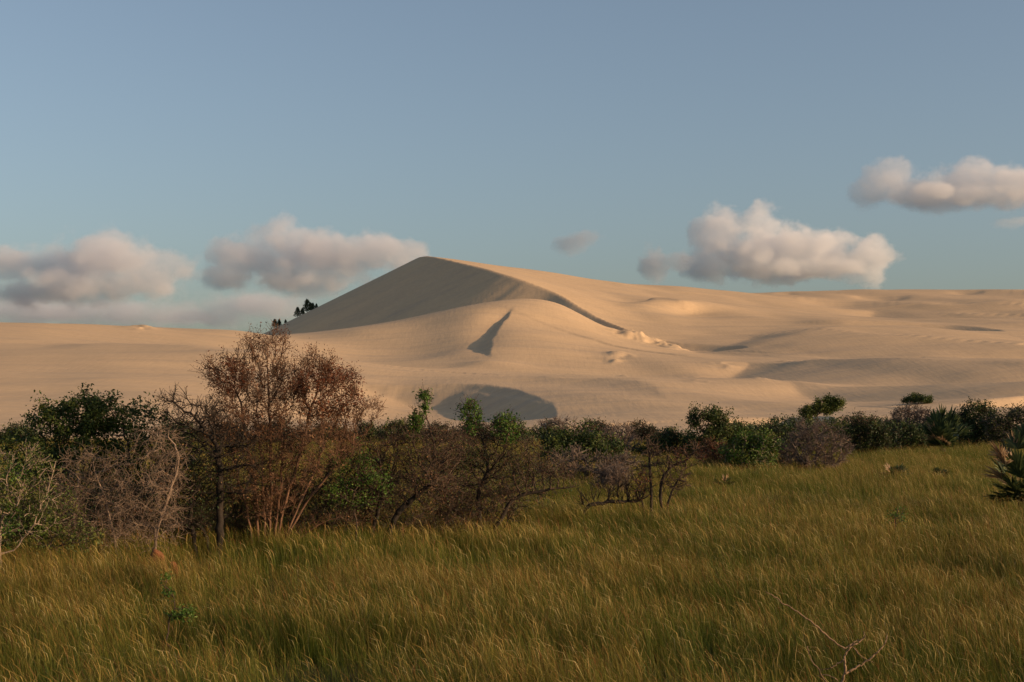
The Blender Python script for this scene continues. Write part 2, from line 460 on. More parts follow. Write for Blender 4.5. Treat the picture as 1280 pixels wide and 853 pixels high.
ucols = np.concatenate((np.linspace(-900, -30, 110, endpoint=False), np.linspace(-30, 1310, 860), np.linspace(1310, 2200, 111)[1:]))
yrows = np.concatenate((np.geomspace(106, 300, 240, endpoint=False), np.geomspace(300, 620, 300, endpoint=False), np.geomspace(620, 1700, 90)))
UU, YY = np.meshgrid(ucols, yrows)
DX = (UU - 640) / F * YY
DZ = dune_height(DX, YY)
def grid_mesh(name, X, Y, Z, mat):
    nr, nc = X.shape
    idx = np.arange(nr * nc).reshape(nr, nc)
    f = np.stack((idx[:-1, :-1], idx[:-1, 1:], idx[1:, 1:], idx[1:, :-1]), axis=-1).reshape(-1, 4)
    return mesh_obj(name, np.stack((X, Y, Z), -1).reshape(-1, 3), f, mat, smooth=True)
dunes = grid_mesh('sand_dunes', DX, YY, DZ, M['sand'])
tag(dunes, 'tawny wind-shaped sand dunes rising behind the scrub', 'dunes', kind='structure')

def dune_z(x, y):
    """height of the built dune mesh under a point"""
    u = x / y * F + 640
    i = int(np.clip(np.searchsorted(yrows, y) - 1, 0, len(yrows) - 2)); j = int(np.clip(np.searchsorted(ucols, u) - 1, 0, len(ucols) - 2))
    fy = (y - yrows[i]) / (yrows[i + 1] - yrows[i]); fu = (u - ucols[j]) / (ucols[j + 1] - ucols[j])
    return float((DZ[i, j] * (1 - fu) + DZ[i, j + 1] * fu) * (1 - fy) + (DZ[i + 1, j] * (1 - fu) + DZ[i + 1, j + 1] * fu) * fy)

# ------------------------------------------------------------------ ground
gx = np.concatenate(([-6000, -1500, -400], np.linspace(-140, 140, 71), [400, 1500, 6000.0]))
gy = np.concatenate(([-3000, -600, -100], np.linspace(-40, 150, 64), [400, 1600, 9000.0]))
GX, GY = np.meshgrid(gx, gy)
def ground_z(x, y):
    f = np.clip((150 - np.abs(y)) / 40, 0, 1) * np.clip((140 - np.abs(x)) / 40, 0, 1)
    return ((fbm(x / 14, y / 14, 41, 3) - 0.5) * 0.34) * f
GZ = ground_z(GX, GY)
ground = grid_mesh('ground', GX, GY, GZ, M['soil'])
tag(ground, 'dark soil and thatch under the tall grass', 'ground', kind='structure')
def gz(x, y):
    return float(ground_z(np.array([float(x)]), np.array([float(y)]))[0])

# ------------------------------------------------------------------ clouds (lit volumes)
def cloud(blobs, dist, density, label, group=None, scale=120.0, amp=1.1, soft=0.22, alb=(0.915, 0.915, 0.935)):
    blobs = [(b[0], b[1], b[2] * 1.1, b[3] * 1.12) for b in blobs]
    us = np.array([b[0] for b in blobs]); vs = np.array([b[1] for b in blobs])
    c0 = P(us.mean(), vs.mean(), dist)
    m, nt, out = mat_new('cloud_vapour')
    tc = nt.nodes.new('ShaderNodeTexCoord').outputs['Object']
    bl = []
    for i, (u, v, ru, rv) in enumerate(blobs):
        dz = rng.uniform(-0.25, 0.25) * ru / F * dist
        c = P(u, v, dist) - c0 + np.array((0, dz, 0))
        bl.append((c, np.array((ru / F * dist, max(ru * 0.8, rv) / F * dist, rv / F * dist))))
    cur = None
    for c, r in bl:
        a = nt.nodes.new('ShaderNodeVectorMath'); a.operation = 'SUBTRACT'
        nt.links.new(tc, a.inputs[0]); a.inputs[1].default_value = c
        b = nt.nodes.new('ShaderNodeVectorMath'); b.operation = 'MULTIPLY'
        nt.links.new(a.outputs[0], b.inputs[0]); b.inputs[1].default_value = 1.0 / r
        l = nt.nodes.new('ShaderNodeVectorMath'); l.operation = 'LENGTH'
        nt.links.new(b.outputs[0], l.inputs[0])
        f = math_n(nt, 'SUBTRACT', 1.0, l.outputs['Value'])
        cur = f if cur is None else math_n(nt, 'SMOOTH_MAX', cur, f, 0.2)
    n = noise(nt, mapping(nt, tc, (1 / scale, 1 / scale, 1.25 / scale)), 1.0, 7, 0.62)
    f = math_n(nt, 'ADD', cur, math_n(nt, 'MULTIPLY', math_n(nt, 'SUBTRACT', n, 0.525), amp * 2))
    mr = nt.nodes.new('ShaderNodeMapRange'); mr.interpolation_type = 'SMOOTHSTEP'
    nt.links.new(f, mr.inputs[0]); mr.inputs[1].default_value = 0.0; mr.inputs[2].default_value = soft
    mr.inputs[3].default_value = 0.0; mr.inputs[4].default_value = density
    pv = nt.nodes.new('ShaderNodeVolumePrincipled')
    pv.inputs['Color'].default_value = (*alb, 1)
    pv.inputs['Anisotropy'].default_value = 0.1
    nt.links.new(mr.outputs[0], pv.inputs['Density'])
    nt.links.new(pv.outputs[0], out.inputs['Volume'])
    # hull: the puffs a little inflated, fused
    import bmesh
    bm = bmesh.new()
    from mathutils import Matrix
    for c, r in bl:
        ret = bmesh.ops.create_icosphere(bm, subdivisions=3, radius=1.0)
        s = r * 1.2 + scale * 0.12
        for vtx in ret['verts']:
            vtx.co = Vector((vtx.co.x * s[0] + c[0], vtx.co.y * s[1] + c[1], vtx.co.z * s[2] + c[2]))
    me = bpy.data.meshes.new('cloud'); bm.to_mesh(me); bm.free()
    me.materials.append(m)
    o = bpy.data.objects.new('cloud', me); COL.objects.link(o)
    o.location = c0
    rm = o.modifiers.new('fuse', 'REMESH'); rm.mode = 'VOXEL'
    rm.voxel_size = float(min(b[1][2] for b in bl)) * 0.22
    m.cycles.volume_step_rate = 0.3
    tag(o, label, 'cloud', group)
    return o
G = 'cumulus clouds over the dunes'
cloud([(130, 311, 48, 32), (80, 330, 66, 27), (15, 330, 60, 22), (110, 356, 95, 25), (185, 350, 55, 27), (50, 364, 66, 20), (135, 328, 74, 30), (215, 336, 34, 18)], 9000, 0.0046, 'pink-grey heaped cloud low at the left edge of the sky', G, 220, 1.3, 0.44, (0.88, 0.88, 0.91))
cloud([(360, 303, 55, 32), (310, 325, 58, 28), (288, 345, 48, 18), (400, 325, 75, 33), (468, 318, 55, 26), (505, 325, 35, 22), (380, 350, 75, 18)], 7500, 0.006, 'broad grey cloud just left of the highest dune peak', G, 180, 1.3, 0.38, (0.86, 0.865, 0.9))
cloud([(310, 382, 85, 19), (262, 396, 66, 16), (345, 388, 60, 15)], 11000, 0.0026, 'thin faint cloud strip under the broad grey cloud', G, 220, 1.1, 0.7, (0.84, 0.85, 0.9))
cloud([(150, 394, 90, 19), (30, 388, 95, 22), (95, 390, 75, 19), (220, 396, 60, 16)], 12000, 0.0026, 'faint low haze cloud lying on the left dune skyline', G, 240, 1.1, 0.7, (0.84, 0.85, 0.9))
cloud([(716, 303, 27, 14), (730, 299, 20, 12)], 6000, 0.008, 'tiny faint cloud alone in the middle of the sky', G, 90, 1.2, 0.5, (0.64, 0.67, 0.74))
cloud([(955, 283, 32, 27), (902, 292, 40, 34), (960, 315, 85, 30), (1025, 318, 62, 28), (1082, 325, 42, 28), (888, 330, 44, 22), (985, 335, 95, 17)], 6500, 0.0085, 'bright-topped heaped cloud above the right-hand dunes', G, 140, 1.3, 0.32, (0.93, 0.93, 0.945))
cloud([(817, 330, 24, 22), (848, 328, 16, 14)], 6300, 0.01, 'small dark grey puff left of the bright-topped cloud', G, 90, 1.2, 0.4, (0.62, 0.65, 0.72))
cloud([(1115, 226, 34, 27), (1088, 240, 34, 18), (1150, 238, 48, 24), (1215, 228, 48, 31), (1262, 238, 52, 24), (1310, 236, 55, 24), (1185, 249, 100, 14)], 4500, 0.0095, 'long grey cloud highest in the sky at the right edge', G, 100, 1.3, 0.34, (0.9, 0.9, 0.925))
cloud([(1262, 278, 26, 8), (1285, 276, 20, 7)], 4600, 0.004, 'wisp of faint cloud under the long grey cloud', G, 55, 1.15, 0.48)

# ------------------------------------------------------------------ plants
def colonize(att, trunks, step, kill, rs, maxit=90, jit=0.25, trop=(0, 0, 0), maxn=9000):
    """space colonisation from trunk polylines; returns positions, parents"""
    pos, par = [], []
    for t in trunks:
        for i, p in enumerate(t):
            pos.append(np.array(p, dtype=float)); par.append(-1 if i == 0 else len(pos) - 2)
    pos = np.array(pos); par = np.array(par)
    nch = np.bincount(par[par >= 0], minlength=len(pos))
    d = np.linalg.norm(att[:, None] - pos[None], axis=2)
    ni = d.argmin(1); nd = d.min(1)
    alive = np.ones(len(att), bool)
    trop = np.array(trop)
    for it in range(maxit):
        a = np.where(alive)[0]
        if len(a) == 0 or len(pos) > maxn: break
        dv = att[a] - pos[ni[a]]
        dv /= np.linalg.norm(dv, axis=1)[:, None] + 1e-9
        acc = np.zeros((len(pos), 3)); np.add.at(acc, ni[a], dv)
        g = np.unique(ni[a]); g = g[nch[g] < 4]
        if len(g) == 0: break
        v = acc[g]; v /= np.linalg.norm(v, axis=1)[:, None] + 1e-9
        v = v + rs.normal(0, jit, v.shape) + trop
        v /= np.linalg.norm(v, axis=1)[:, None] + 1e-9
        new = pos[g] + v * step
        nch[g] += 1
        base = len(pos)
        pos = np.vstack((pos, new)); par = np.concatenate((par, g)); nch = np.concatenate((nch, np.zeros(len(g), int)))
        for s in range(0, len(a), 4000):
            aa = a[s:s + 4000]
            dd = np.linalg.norm(att[aa][:, None] - new[None], axis=2)
            j = dd.argmin(1); dm = dd[np.arange(len(aa)), j]
            u = dm < nd[aa]
            ni[aa[u]] = base + j[u]; nd[aa[u]] = dm[u]
        alive &= nd > kill
    return pos, par

def add_twigs(pos, par, where, n, length, rs, up=0.2, droop=(0, 0, 0), seg=2, wob=0.22):
    """thin side twigs at given nodes"""
    w = rs.choice(where, n)
    pd = pos[w] - pos[np.maximum(par[w], 0)]
    pd /= np.linalg.norm(pd, axis=1)[:, None] + 1e-9
    v = pd * 0.7 + rs.normal(0, 0.5, pd.shape) + np.array((0, 0, up)) + np.array(droop)
    v /= np.linalg.norm(v, axis=1)[:, None] + 1e-9
    L = length * rs.uniform(0.4, 1.3, n)[:, None]
    prev, pp = w, pos[w]
    for s in range(seg):
        v = v + rs.normal(0, wob, v.shape); v /= np.linalg.norm(v, axis=1)[:, None]
        q = pp + v * L / seg
        base = len(pos)
        pos = np.vstack((pos, q)); par = np.concatenate((par, prev))
        prev = np.arange(base, base + n); pp = q
    return pos, par

def tip_counts(par):
    n = len(par)
    has = np.zeros(n, bool); has[par[par >= 0]] = True
    c = (~has).astype(float)
    for i in range(n - 1, -1, -1):
        if par[i] >= 0: c[par[i]] += c[i]
    return c, ~has

def tubes(pos, par, rad, sel, k, knots=None):
    """tube mesh for the edges (par[i], i) with i in sel"""
    sel = sel[par[sel] >= 0]
    if len(sel) == 0: return np.zeros((0, 3)), np.zeros((0, 4), int)
    a, b = pos[par[sel]], pos[sel]
    d = b - a; d /= np.linalg.norm(d, axis=1)[:, None] + 1e-9
    # direction at the start: that of the parent edge, for a smooth joint
    pp = par[par[sel]]
    d0 = np.where((pp >= 0)[:, None], a - pos[np.maximum(pp, 0)], d)
    d0 /= np.linalg.norm(d0, axis=1)[:, None] + 1e-9
    main = np.zeros(len(pos), int) - 1
    o = np.argsort(rad[sel]); main[par[sel][o]] = sel[o]
    ism = main[par[sel]] == sel
    size = rad if knots is None else rad * knots
    rb = size[sel]
    ra = np.where(ism, size[par[sel]], np.minimum(size[par[sel]], rb * 1.35))
    d0 = np.where(ism[:, None], d0, d)
    def ring(c, d, r):
        ref = np.array((0.31, 0.93, 0.17))
        x = np.cross(d, ref); x /= np.linalg.norm(x, axis=1)[:, None] + 1e-9
        y = np.cross(d, x)
        an = np.arange(k) / k * 2 * np.pi
        return c[:, None] + (x[:, None] * np.cos(an)[None, :, None] + y[:, None] * np.sin(an)[None, :, None]) * r[:, None, None]
    va, vb = ring(a, d0, ra), ring(b, d, rb)
    n = len(sel)
    verts = np.concatenate((va, vb), axis=1).reshape(-1, 3)
    base = (np.arange(n) * 2 * k)[:, None]
    i = np.arange(k); j = (i + 1) % k
    f = np.stack((base + i, base + j, base + k + j, base + k + i), axis=-1).reshape(-1, 4)
    return verts, f

def leaf_quads(cen, size, rs, up=0.3, aspect=0.5, out=None, spread=1.0):
    n = len(cen)
    nrm = rs.normal(0, 1, (n, 3)); nrm[:, 2] += up * 2
    if out is not None: nrm += out * 1.2
    nrm /= np.linalg.norm(nrm, axis=1)[:, None]
    t = np.cross(nrm, rs.normal(0, 1, (n, 3))); t /= np.linalg.norm(t, axis=1)[:, None] + 1e-9
    s = np.cross(nrm, t)
    L = size * rs.uniform(0.6, 1.3, n)[:, None]
    fold = nrm * L * 0.16
    a = cen - t * L * 0.5; c = cen + t * L * 0.5 + nrm * L * 0.05 * 0
    b = cen + s * L * aspect * 0.5 + fold; d = cen - s * L * aspect * 0.5 + fold
    v = np.stack((a, b, c, d), axis=1).reshape(-1, 3)
    q = np.arange(n)[:, None] * 4
    f = np.concatenate((q + np.array((0, 1, 2)), q + np.array((0, 2, 3))), axis=1).reshape(-1, 3)
    return v, f

def blob_points(blobs, y, n, rs, dscale=0.9, shell=0.0):
    """points spread through ellipsoids given in photo pixels at distance y; depth from the width"""
    vol = np.array([b[2] * b[3] * (b[4] if len(b) > 4 else 1.0) for b in blobs], dtype=float)
    k = rs.choice(len(blobs), n, p=vol / vol.sum())
    d = rs.normal(0, 1, (n, 3)); d /= np.linalg.norm(d, axis=1)[:, None]
    r = rs.uniform(shell, 1, n) ** (1 / 2.2)
    d = d * r[:, None]
    out = np.zeros((n, 3))
    for i, b in enumerate(blobs):
        m = k == i
        c = P(b[0], b[1], y)
        rx, rz = b[2] / F * y, b[3] / F * y
        ry = min(max(rx, rz) * dscale, 1.9)
        out[m] = c + d[m] * np.array((rx, ry, rz))
    return out

def plant(name, label, cat, y, base, blobs, *, seed, n_att=500, step=0.14, kill=0.22, trunks=None, r_trunk=0.05, r_tip=0.004,
          twigs=600, twig_len=0.25, bark='bark_brown', trunk_bark=None, grow=4.0, seg=2, wob=0.22, leaves=None, group=None, twig_up=0.2, jit=0.25, trop=(0, 0, 0), k=4,
          floor=None, dscale=0.9, droop=(0, 0, 0), shell=0.0):
    """leaves: list of (material key, count, size, jitter, blobs or None, part name)"""
    rs = np.random.default_rng(seed)
    bx = (base - 640) / F * y
    bz = gz(bx, y) if floor is None else floor
    att = blob_points([(b[0], b[1], b[2] + grow, b[3] + grow, *b[4:]) for b in blobs], y, n_att, rs, dscale, shell)
    att = att[att[:, 2] > bz + 0.12]
    if trunks is None:
        trunks = [[(bx, y, bz - 0.1), (bx + rs.normal(0, 0.03), y, bz + 0.2)]]
    else:
        tr = []
        for t in trunks:            # pixel polylines; the first point goes to the ground
            pts = []
            for i, p in enumerate(t):
                yy = y + (p[2] if len(p) > 2 else 0)
                q = P(p[0], p[1], yy)
                if i == 0: q[2] = bz - 0.1
                pts.append(q)
            c = catmull(pts, 5) if len(pts) > 2 else np.linspace(pts[0], pts[1], 5)
            c[1:] += rs.normal(0, 0.012, c[1:].shape)
            tr.append(list(c))
        trunks = tr
    pos, par = colonize(att, trunks, step, kill, rs, jit=jit, trop=trop)
    cnt, tip = tip_counts(par)
    n0 = len(pos)
    thin = np.where(cnt < max(6, cnt.max() * 0.05))[0]
    thin = thin[pos[thin, 2] > bz + 0.25]
    if twigs and len(thin):
        pos, par = add_twigs(pos, par, thin, twigs, twig_len, rs, twig_up, droop, seg, wob)
    cnt2, tip2 = tip_counts(par)
    cmax = cnt2.max()
    p = math.log(r_trunk / r_tip) / math.log(max(cmax, 3))
    rad = r_tip * cnt2 ** p
    knots = rs.uniform(0.84, 1.16, len(rad))
    root = empty(name, (bx, y, bz))
    tag(root, label, cat, group)
    thick = np.where(rad > r_trunk * 0.42)[0]
    fine = np.where(rad <= r_trunk * 0.42)[0]
    o3 = (bx, y, bz)
    rid = np.arange(len(par))
    for i in range(len(par)):
        if par[i] >= 0: rid[i] = rid[par[i]]
    for r_ in np.unique(rid[thick]):
        v, f = tubes(pos, par, rad, thick[rid[thick] == r_], 7, knots)
        if len(f): mesh_obj('trunk', v, f, M[trunk_bark or bark], root, origin=o3, smooth=True)
    v, f = tubes(pos, par, rad, fine, k)
    if len(f): tag(mesh_obj('crown', v, f, M[bark], root, origin=o3, smooth=True), kind='stuff')
    for key, n, size, jt, lb, pname in (leaves or []):
        tips = np.where(cnt2 <= 3)[0]
        tips = tips[pos[tips, 2] > bz + 0.2]
        tp = pos[tips]
        if lb is not None:
            ok = np.zeros(len(tp), bool)
            u = tp[:, 0] / tp[:, 1] * F + 640; vv = HV - (tp[:, 2] - CZ) / tp[:, 1] * F
            for b in lb: ok |= ((u - b[0]) / b[2]) ** 2 + ((vv - b[1]) / b[3]) ** 2 < 1
            tp = tp[ok]
            if len(tp) == 0: continue
        # leaves gather in clumps: some twigs carry many, some none
        w = rs.gamma(0.6, 1.0, len(tp)); w /= w.sum()
        c = tp[rs.choice(len(tp), n, p=w)] + rs.normal(0, jt, (n, 3))
        cen = pos[n0 // 2:].mean(0)
        ov = c - cen; ov /= np.linalg.norm(ov, axis=1)[:, None] + 1e-9
        v, f = leaf_quads(c, size, rs, out=ov * 0.5)
        cl = fbm(c[:, 0] * 1.6 + seed, c[:, 2] * 1.6 + c[:, 1], 3, 2)
        tint = np.clip(0.5 + (cl - 0.5) * 0.9 + rs.normal(0, 0.2, n), 0, 1)
        tag(mesh_obj(pname, v, f, M[key], root, {'tint': ('FACE', np.repeat(tint, 2))}, origin=o3), kind='stuff')
    return root

EV = 'scrub thicket on the left'
# --- near thicket on the left
plant('leafy_shrub', 'leafy green shrub with pale stems at the left picture edge', 'shrub', 27.5, 5, [(8, 600, 42, 45), (0, 655, 45, 35), (38, 585, 32, 28), (-40, 610, 45, 60), (45, 640, 30, 35)],
      seed=1, n_att=650, twigs=900, bark='bark_pale', r_trunk=0.035, leaves=[('olive', 5200, 0.065, 0.07, None, 'foliage'), ('fresh', 500, 0.075, 0.06, [(20, 590, 14, 14), (12, 655, 16, 30)], 'foliage')])
plant('evergreen_bush', 'big dark evergreen bush behind the pale dead tangle', 'bush', 34.5, 118, [(72, 538, 34, 24, 2), (125, 522, 42, 20, 2), (105, 570, 66, 45), (185, 548, 42, 26), (60, 610, 60, 50), (160, 615, 66, 60), (118, 508, 26, 9, 2), (215, 565, 26, 34), (30, 560, 34, 24), (72, 520, 22, 10, 2), (170, 520, 24, 10, 2)],
      seed=2, n_att=2000, step=0.16, kill=0.18, twigs=1200, bark='bark_dim', r_trunk=0.07, trunks=[[(100, 700), (98, 650), (90, 610)], [(150, 700), (152, 650), (160, 600)]],
      leaves=[('evergreen', 30000, 0.092, 0.085, None, 'foliage'), ('olive', 2200, 0.07, 0.07, [(120, 515, 45, 18), (70, 530, 30, 18)], 'foliage')])
plant('dead_bush', 'tangled pale dead bush without leaves in front of the evergreen bush', 'dead bush', 30.0, 150, [(115, 590, 45, 36), (175, 610, 55, 48), (205, 570, 22, 44), (95, 640, 55, 32), (150, 665, 62, 22), (200, 640, 40, 40)],
      seed=3, n_att=800, step=0.12, kill=0.18, twigs=2800, twig_len=0.34, bark='bark_dead', r_trunk=0.030, r_tip=0.0028, jit=0.6, twig_up=-0.1, dscale=0.8, seg=4, wob=0.5,
      trunks=[[(150, 700), (135, 640), (120, 590)], [(180, 700), (205, 640), (222, 590), (232, 572)], [(110, 700), (92, 640), (98, 600)], [(190, 700), (200, 650), (215, 610), (222, 565), (205, 545), (178, 538)]],
      leaves=[('brownleaf', 700, 0.05, 0.08, None, 'dead_foliage')])
plant('undergrowth_bush', 'dark brown undergrowth filling the thicket between dead bush and black trunk', 'bush', 32.5, 170, [(90, 640, 60, 36), (160, 640, 55, 40), (215, 630, 45, 44), (40, 640, 45, 40), (250, 610, 30, 40)],
      seed=14, n_att=650, twigs=2600, bark='bark_dim', r_trunk=0.022, jit=0.45, twig_len=0.3, leaves=[('dull', 5200, 0.06, 0.1, None, 'foliage'), ('darkgreen', 4200, 0.06, 0.1, None, 'foliage'), ('brownleaf', 2200, 0.05, 0.09, None, 'dead_foliage')])
plant('leafy_shrub', 'low green shrub growing under the pale dead tangle', 'shrub', 28.0, 62, [(62, 640, 34, 28), (50, 670, 40, 18), (95, 668, 28, 18)],
      seed=4, n_att=250, twigs=350, bark='bark_dim', r_trunk=0.02, leaves=[('olive', 2600, 0.06, 0.07, None, 'foliage'), ('fresh', 260, 0.065, 0.05, [(55, 660, 22, 14)], 'foliage')])
plant('dark_trunk_tree', 'bare dark tree with a straight black trunk left of the red-leaved tree', 'tree', 32.0, 275, [(232, 522, 38, 26), (208, 500, 20, 10), (268, 560, 46, 36), (232, 600, 46, 38), (300, 585, 36, 40), (262, 520, 26, 24), (240, 640, 40, 30)],
      seed=5, n_att=1100, step=0.12, kill=0.18, twigs=3000, twig_len=0.24, bark='bark_black', r_trunk=0.085, r_tip=0.004,
      trunks=[[(274, 700), (274, 660), (275, 620), (274, 585), (270, 555)], [(262, 700), (258, 672), (246, 655), (222, 648)], [(247, 702), (242, 670), (238, 640), (245, 610)]],
      leaves=[('brownleaf', 1200, 0.045, 0.05, None, 'withered_foliage'), ('darkgreen', 1800, 0.055, 0.08, [(240, 610, 55, 50)], 'foliage')])
plant('red_leaved_tree', 'tall fan-shaped tree with rust-red leaves on many thin stems', 'tree', 33.0, 335, [(332, 440, 32, 20), (280, 468, 25, 20), (335, 490, 58, 42), (405, 490, 42, 36), (446, 518, 32, 12), (400, 458, 24, 14), (298, 540, 56, 40), (378, 555, 66, 46), (335, 600, 56, 46), (262, 462, 12, 10), (342, 424, 18, 9), (310, 438, 12, 12), (430, 545, 24, 22)],
      seed=6, n_att=2600, step=0.13, kill=0.17, twigs=7500, twig_len=0.30, bark='bark_brown', r_trunk=0.034, r_tip=0.0030, twig_up=0.75, trop=(0, 0, 0.28), jit=0.14,
      trunks=[[(318, 705), (312, 660), (298, 600), (284, 540)], [(330, 705), (331, 650), (328, 590), (322, 520)], [(340, 705), (346, 650), (352, 590), (352, 520)], [(348, 705), (362, 660), (388, 600), (408, 550)], [(325, 705), (320, 640), (306, 570)], [(352, 705), (380, 670), (420, 648), (452, 655)], [(344, 705), (354, 640), (374, 570), (388, 510)], [(334, 705), (338, 640), (338, 570), (336, 500)], [(322, 705), (322, 640), (314, 580), (302, 510)], [(350, 705), (370, 650), (405, 600), (440, 560)]],
      leaves=[('brownleaf', 19000, 0.050, 0.06, None, 'withered_foliage'), ('rust', 6200, 0.055, 0.065, [(412, 488, 48, 32), (285, 470, 26, 22)], 'red_foliage'), ('rust', 1000, 0.052, 0.06, [(330, 470, 70, 70)], 'red_foliage'), ('dull', 1500, 0.05, 0.06, [(330, 580, 90, 60)], 'foliage')])
plant('undergrowth_bush', 'dark tangled undergrowth at the foot of the red-leaved tree', 'bush', 34.0, 375, [(300, 640, 50, 34), (370, 635, 60, 36), (430, 635, 40, 30), (410, 600, 40, 26), (460, 600, 30, 30)],
      seed=7, n_att=900, twigs=4200, bark='bark_dim', r_trunk=0.025, jit=0.4, leaves=[('dull', 4200, 0.055, 0.09, None, 'foliage'), ('darkgreen', 3200, 0.055, 0.09, None, 'foliage'), ('brownleaf', 2600, 0.05, 0.08, None, 'dead_foliage')])
plant('leafy_sapling', 'bright green leafy sapling right of the red-leaved tree', 'sapling', 33.0, 448, [(452, 590, 28, 24), (430, 612, 22, 20), (470, 612, 16, 18), (425, 575, 14, 16)],
      seed=8, n_att=160, twigs=220, bark='bark_dim', r_trunk=0.018, leaves=[('fresh', 1600, 0.066, 0.07, None, 'foliage')])
plant('leaning_tree', 'brown twiggy tree on two leaning dark trunks beside the green sapling', 'tree', 34.0, 482, [(478, 575, 40, 34), (530, 565, 48, 32), (468, 612, 30, 24), (530, 605, 48, 24), (515, 540, 24, 14), (560, 550, 28, 18), (440, 560, 22, 20), (530, 502, 4, 11, 5), (521, 524, 5, 12, 4)],
      seed=9, n_att=1500, step=0.12, kill=0.17, twigs=4200, twig_len=0.22, bark='bark_dim', trunk_bark='bark_black', r_trunk=0.07, r_tip=0.0032,
      trunks=[[(481, 705), (486, 668), (499, 640), (520, 620), (545, 600)], [(460, 705), (464, 668), (472, 640), (480, 610)], [(484, 700), (500, 665), (525, 645)],],
      leaves=[('brownleaf', 4200, 0.045, 0.06, None, 'withered_foliage'), ('olive', 900, 0.055, 0.06, None, 'foliage'), ('fresh', 800, 0.085, 0.045, [(530, 504, 9, 16), (520, 526, 9, 14)], 'foliage'), ('rust', 500, 0.045, 0.05, [(470, 560, 40, 40)], 'red_foliage')])
plant('spreading_tree', 'low spreading dark tree with leafy green tips and a long level bough', 'tree', 35.5, 602, [(598, 562, 44, 28), (648, 578, 42, 28), (600, 540, 28, 16), (640, 612, 40, 12), (565, 590, 36, 26), (690, 590, 24, 14), (600, 620, 50, 20), (580, 640, 40, 20), (587, 515, 9, 14, 4), (632, 532, 12, 14, 3)],
      seed=10, n_att=1700, step=0.12, kill=0.17, twigs=4600, twig_len=0.22, bark='bark_dim', trunk_bark='bark_black', r_trunk=0.06, r_tip=0.0032,
      trunks=[[(606, 705), (601, 660), (598, 620), (610, 590)], [(598, 705), (590, 660), (560, 630), (540, 610)], [(603, 700), (625, 650), (645, 622), (680, 614), (722, 608)], [(615, 705), (602, 668), (588, 655), (576, 668)]],
      leaves=[('brownleaf', 4200, 0.045, 0.06, None, 'withered_foliage'), ('olive', 900, 0.055, 0.06, None, 'foliage'), ('fresh', 1300, 0.09, 0.06, [(587, 520, 14, 20), (632, 535, 17, 20)], 'foliage'), ('dull', 1600, 0.05, 0.06, [(650, 560, 50, 30)], 'foliage'), ('darkgreen', 700, 0.055, 0.07, [(590, 575, 22, 16), (712, 625, 12, 26)], 'foliage')])
plant('scrub_bush', 'olive scrub bush filling the gap behind the spreading tree', 'bush', 39.0, 560, [(520, 610, 60, 26), (600, 600, 60, 28), (660, 610, 40, 22), (560, 570, 40, 22)],
      seed=11, n_att=520, twigs=1500, bark='bark_dim', r_trunk=0.03, leaves=[('dull', 4200, 0.065, 0.08, None, 'foliage'), ('olive', 1600, 0.065, 0.08, None, 'foliage'), ('brownleaf', 1600, 0.055, 0.08, None, 'dead_foliage')])
plant('undergrowth_bush', 'brown twiggy undergrowth around the feet of the leaning trunks', 'bush', 35.0, 520, [(455, 640, 38, 30), (505, 645, 30, 26), (545, 640, 34, 28), (570, 655, 30, 20), (430, 620, 30, 24)],
      seed=15, n_att=420, twigs=1500, bark='bark_dim', r_trunk=0.02, r_tip=0.003, jit=0.45, twig_len=0.28, leaves=[('dull', 1500, 0.055, 0.09, None, 'foliage'), ('brownleaf', 1500, 0.05, 0.08, None, 'dead_foliage')])
plant('undergrowth_bush', 'low thorny undergrowth beneath the level bough of the spreading tree', 'bush', 36.5, 620, [(600, 645, 28, 20), (635, 640, 26, 16), (575, 630, 26, 20)],
      seed=16, n_att=240, twigs=1000, bark='bark_black', r_trunk=0.02, r_tip=0.003, jit=0.45, twig_len=0.26, leaves=[('brownleaf', 1300, 0.045, 0.08, None, 'dead_foliage'), ('dull', 900, 0.05, 0.08, None, 'foliage')])
# --- small dead wood in the middle
plant('fallen_branch', 'black fallen branch with upright twigs left of the thin red tree', 'branch', 40.0, 730, [(745, 622, 18, 8), (775, 616, 20, 10), (795, 618, 14, 8)],
      seed=12, n_att=60, twigs=260, twig_len=0.3, bark='bark_black', r_trunk=0.06, r_tip=0.005, twig_up=0.7, dscale=0.4, trunks=[[(724, 640), (735, 634), (758, 628), (785, 627), (800, 627)]], leaves=[('brownleaf', 160, 0.05, 0.06, None, 'dead_foliage')])
plant('thin_red_tree', 'thin leafless tree with reddish spiky twigs standing alone in the grass', 'tree', 40.0, 828, [(842, 578, 24, 14), (862, 566, 16, 12), (805, 600, 16, 20), (852, 600, 10, 20), (815, 570, 9, 26), (838, 602, 10, 18)],
      seed=13, n_att=520, step=0.10, kill=0.13, twigs=800, twig_len=0.22, bark='bark_dim', trunk_bark='bark_black', r_trunk=0.045, r_tip=0.006, dscale=0.8,
      trunks=[[(828, 660), (826, 625), (828, 600), (838, 585), (860, 574), (870, 560)], [(814, 660), (814, 610), (812, 570), (811, 548)], [(806, 660), (803, 630), (797, 612)], [(830, 660), (838, 620), (850, 595)]],
      leaves=[('rust', 420, 0.045, 0.05, [(806, 612, 18, 22), (862, 566, 20, 14)], 'red_foliage'), ('brownleaf', 300, 0.045, 0.05, None, 'dead_foliage')])
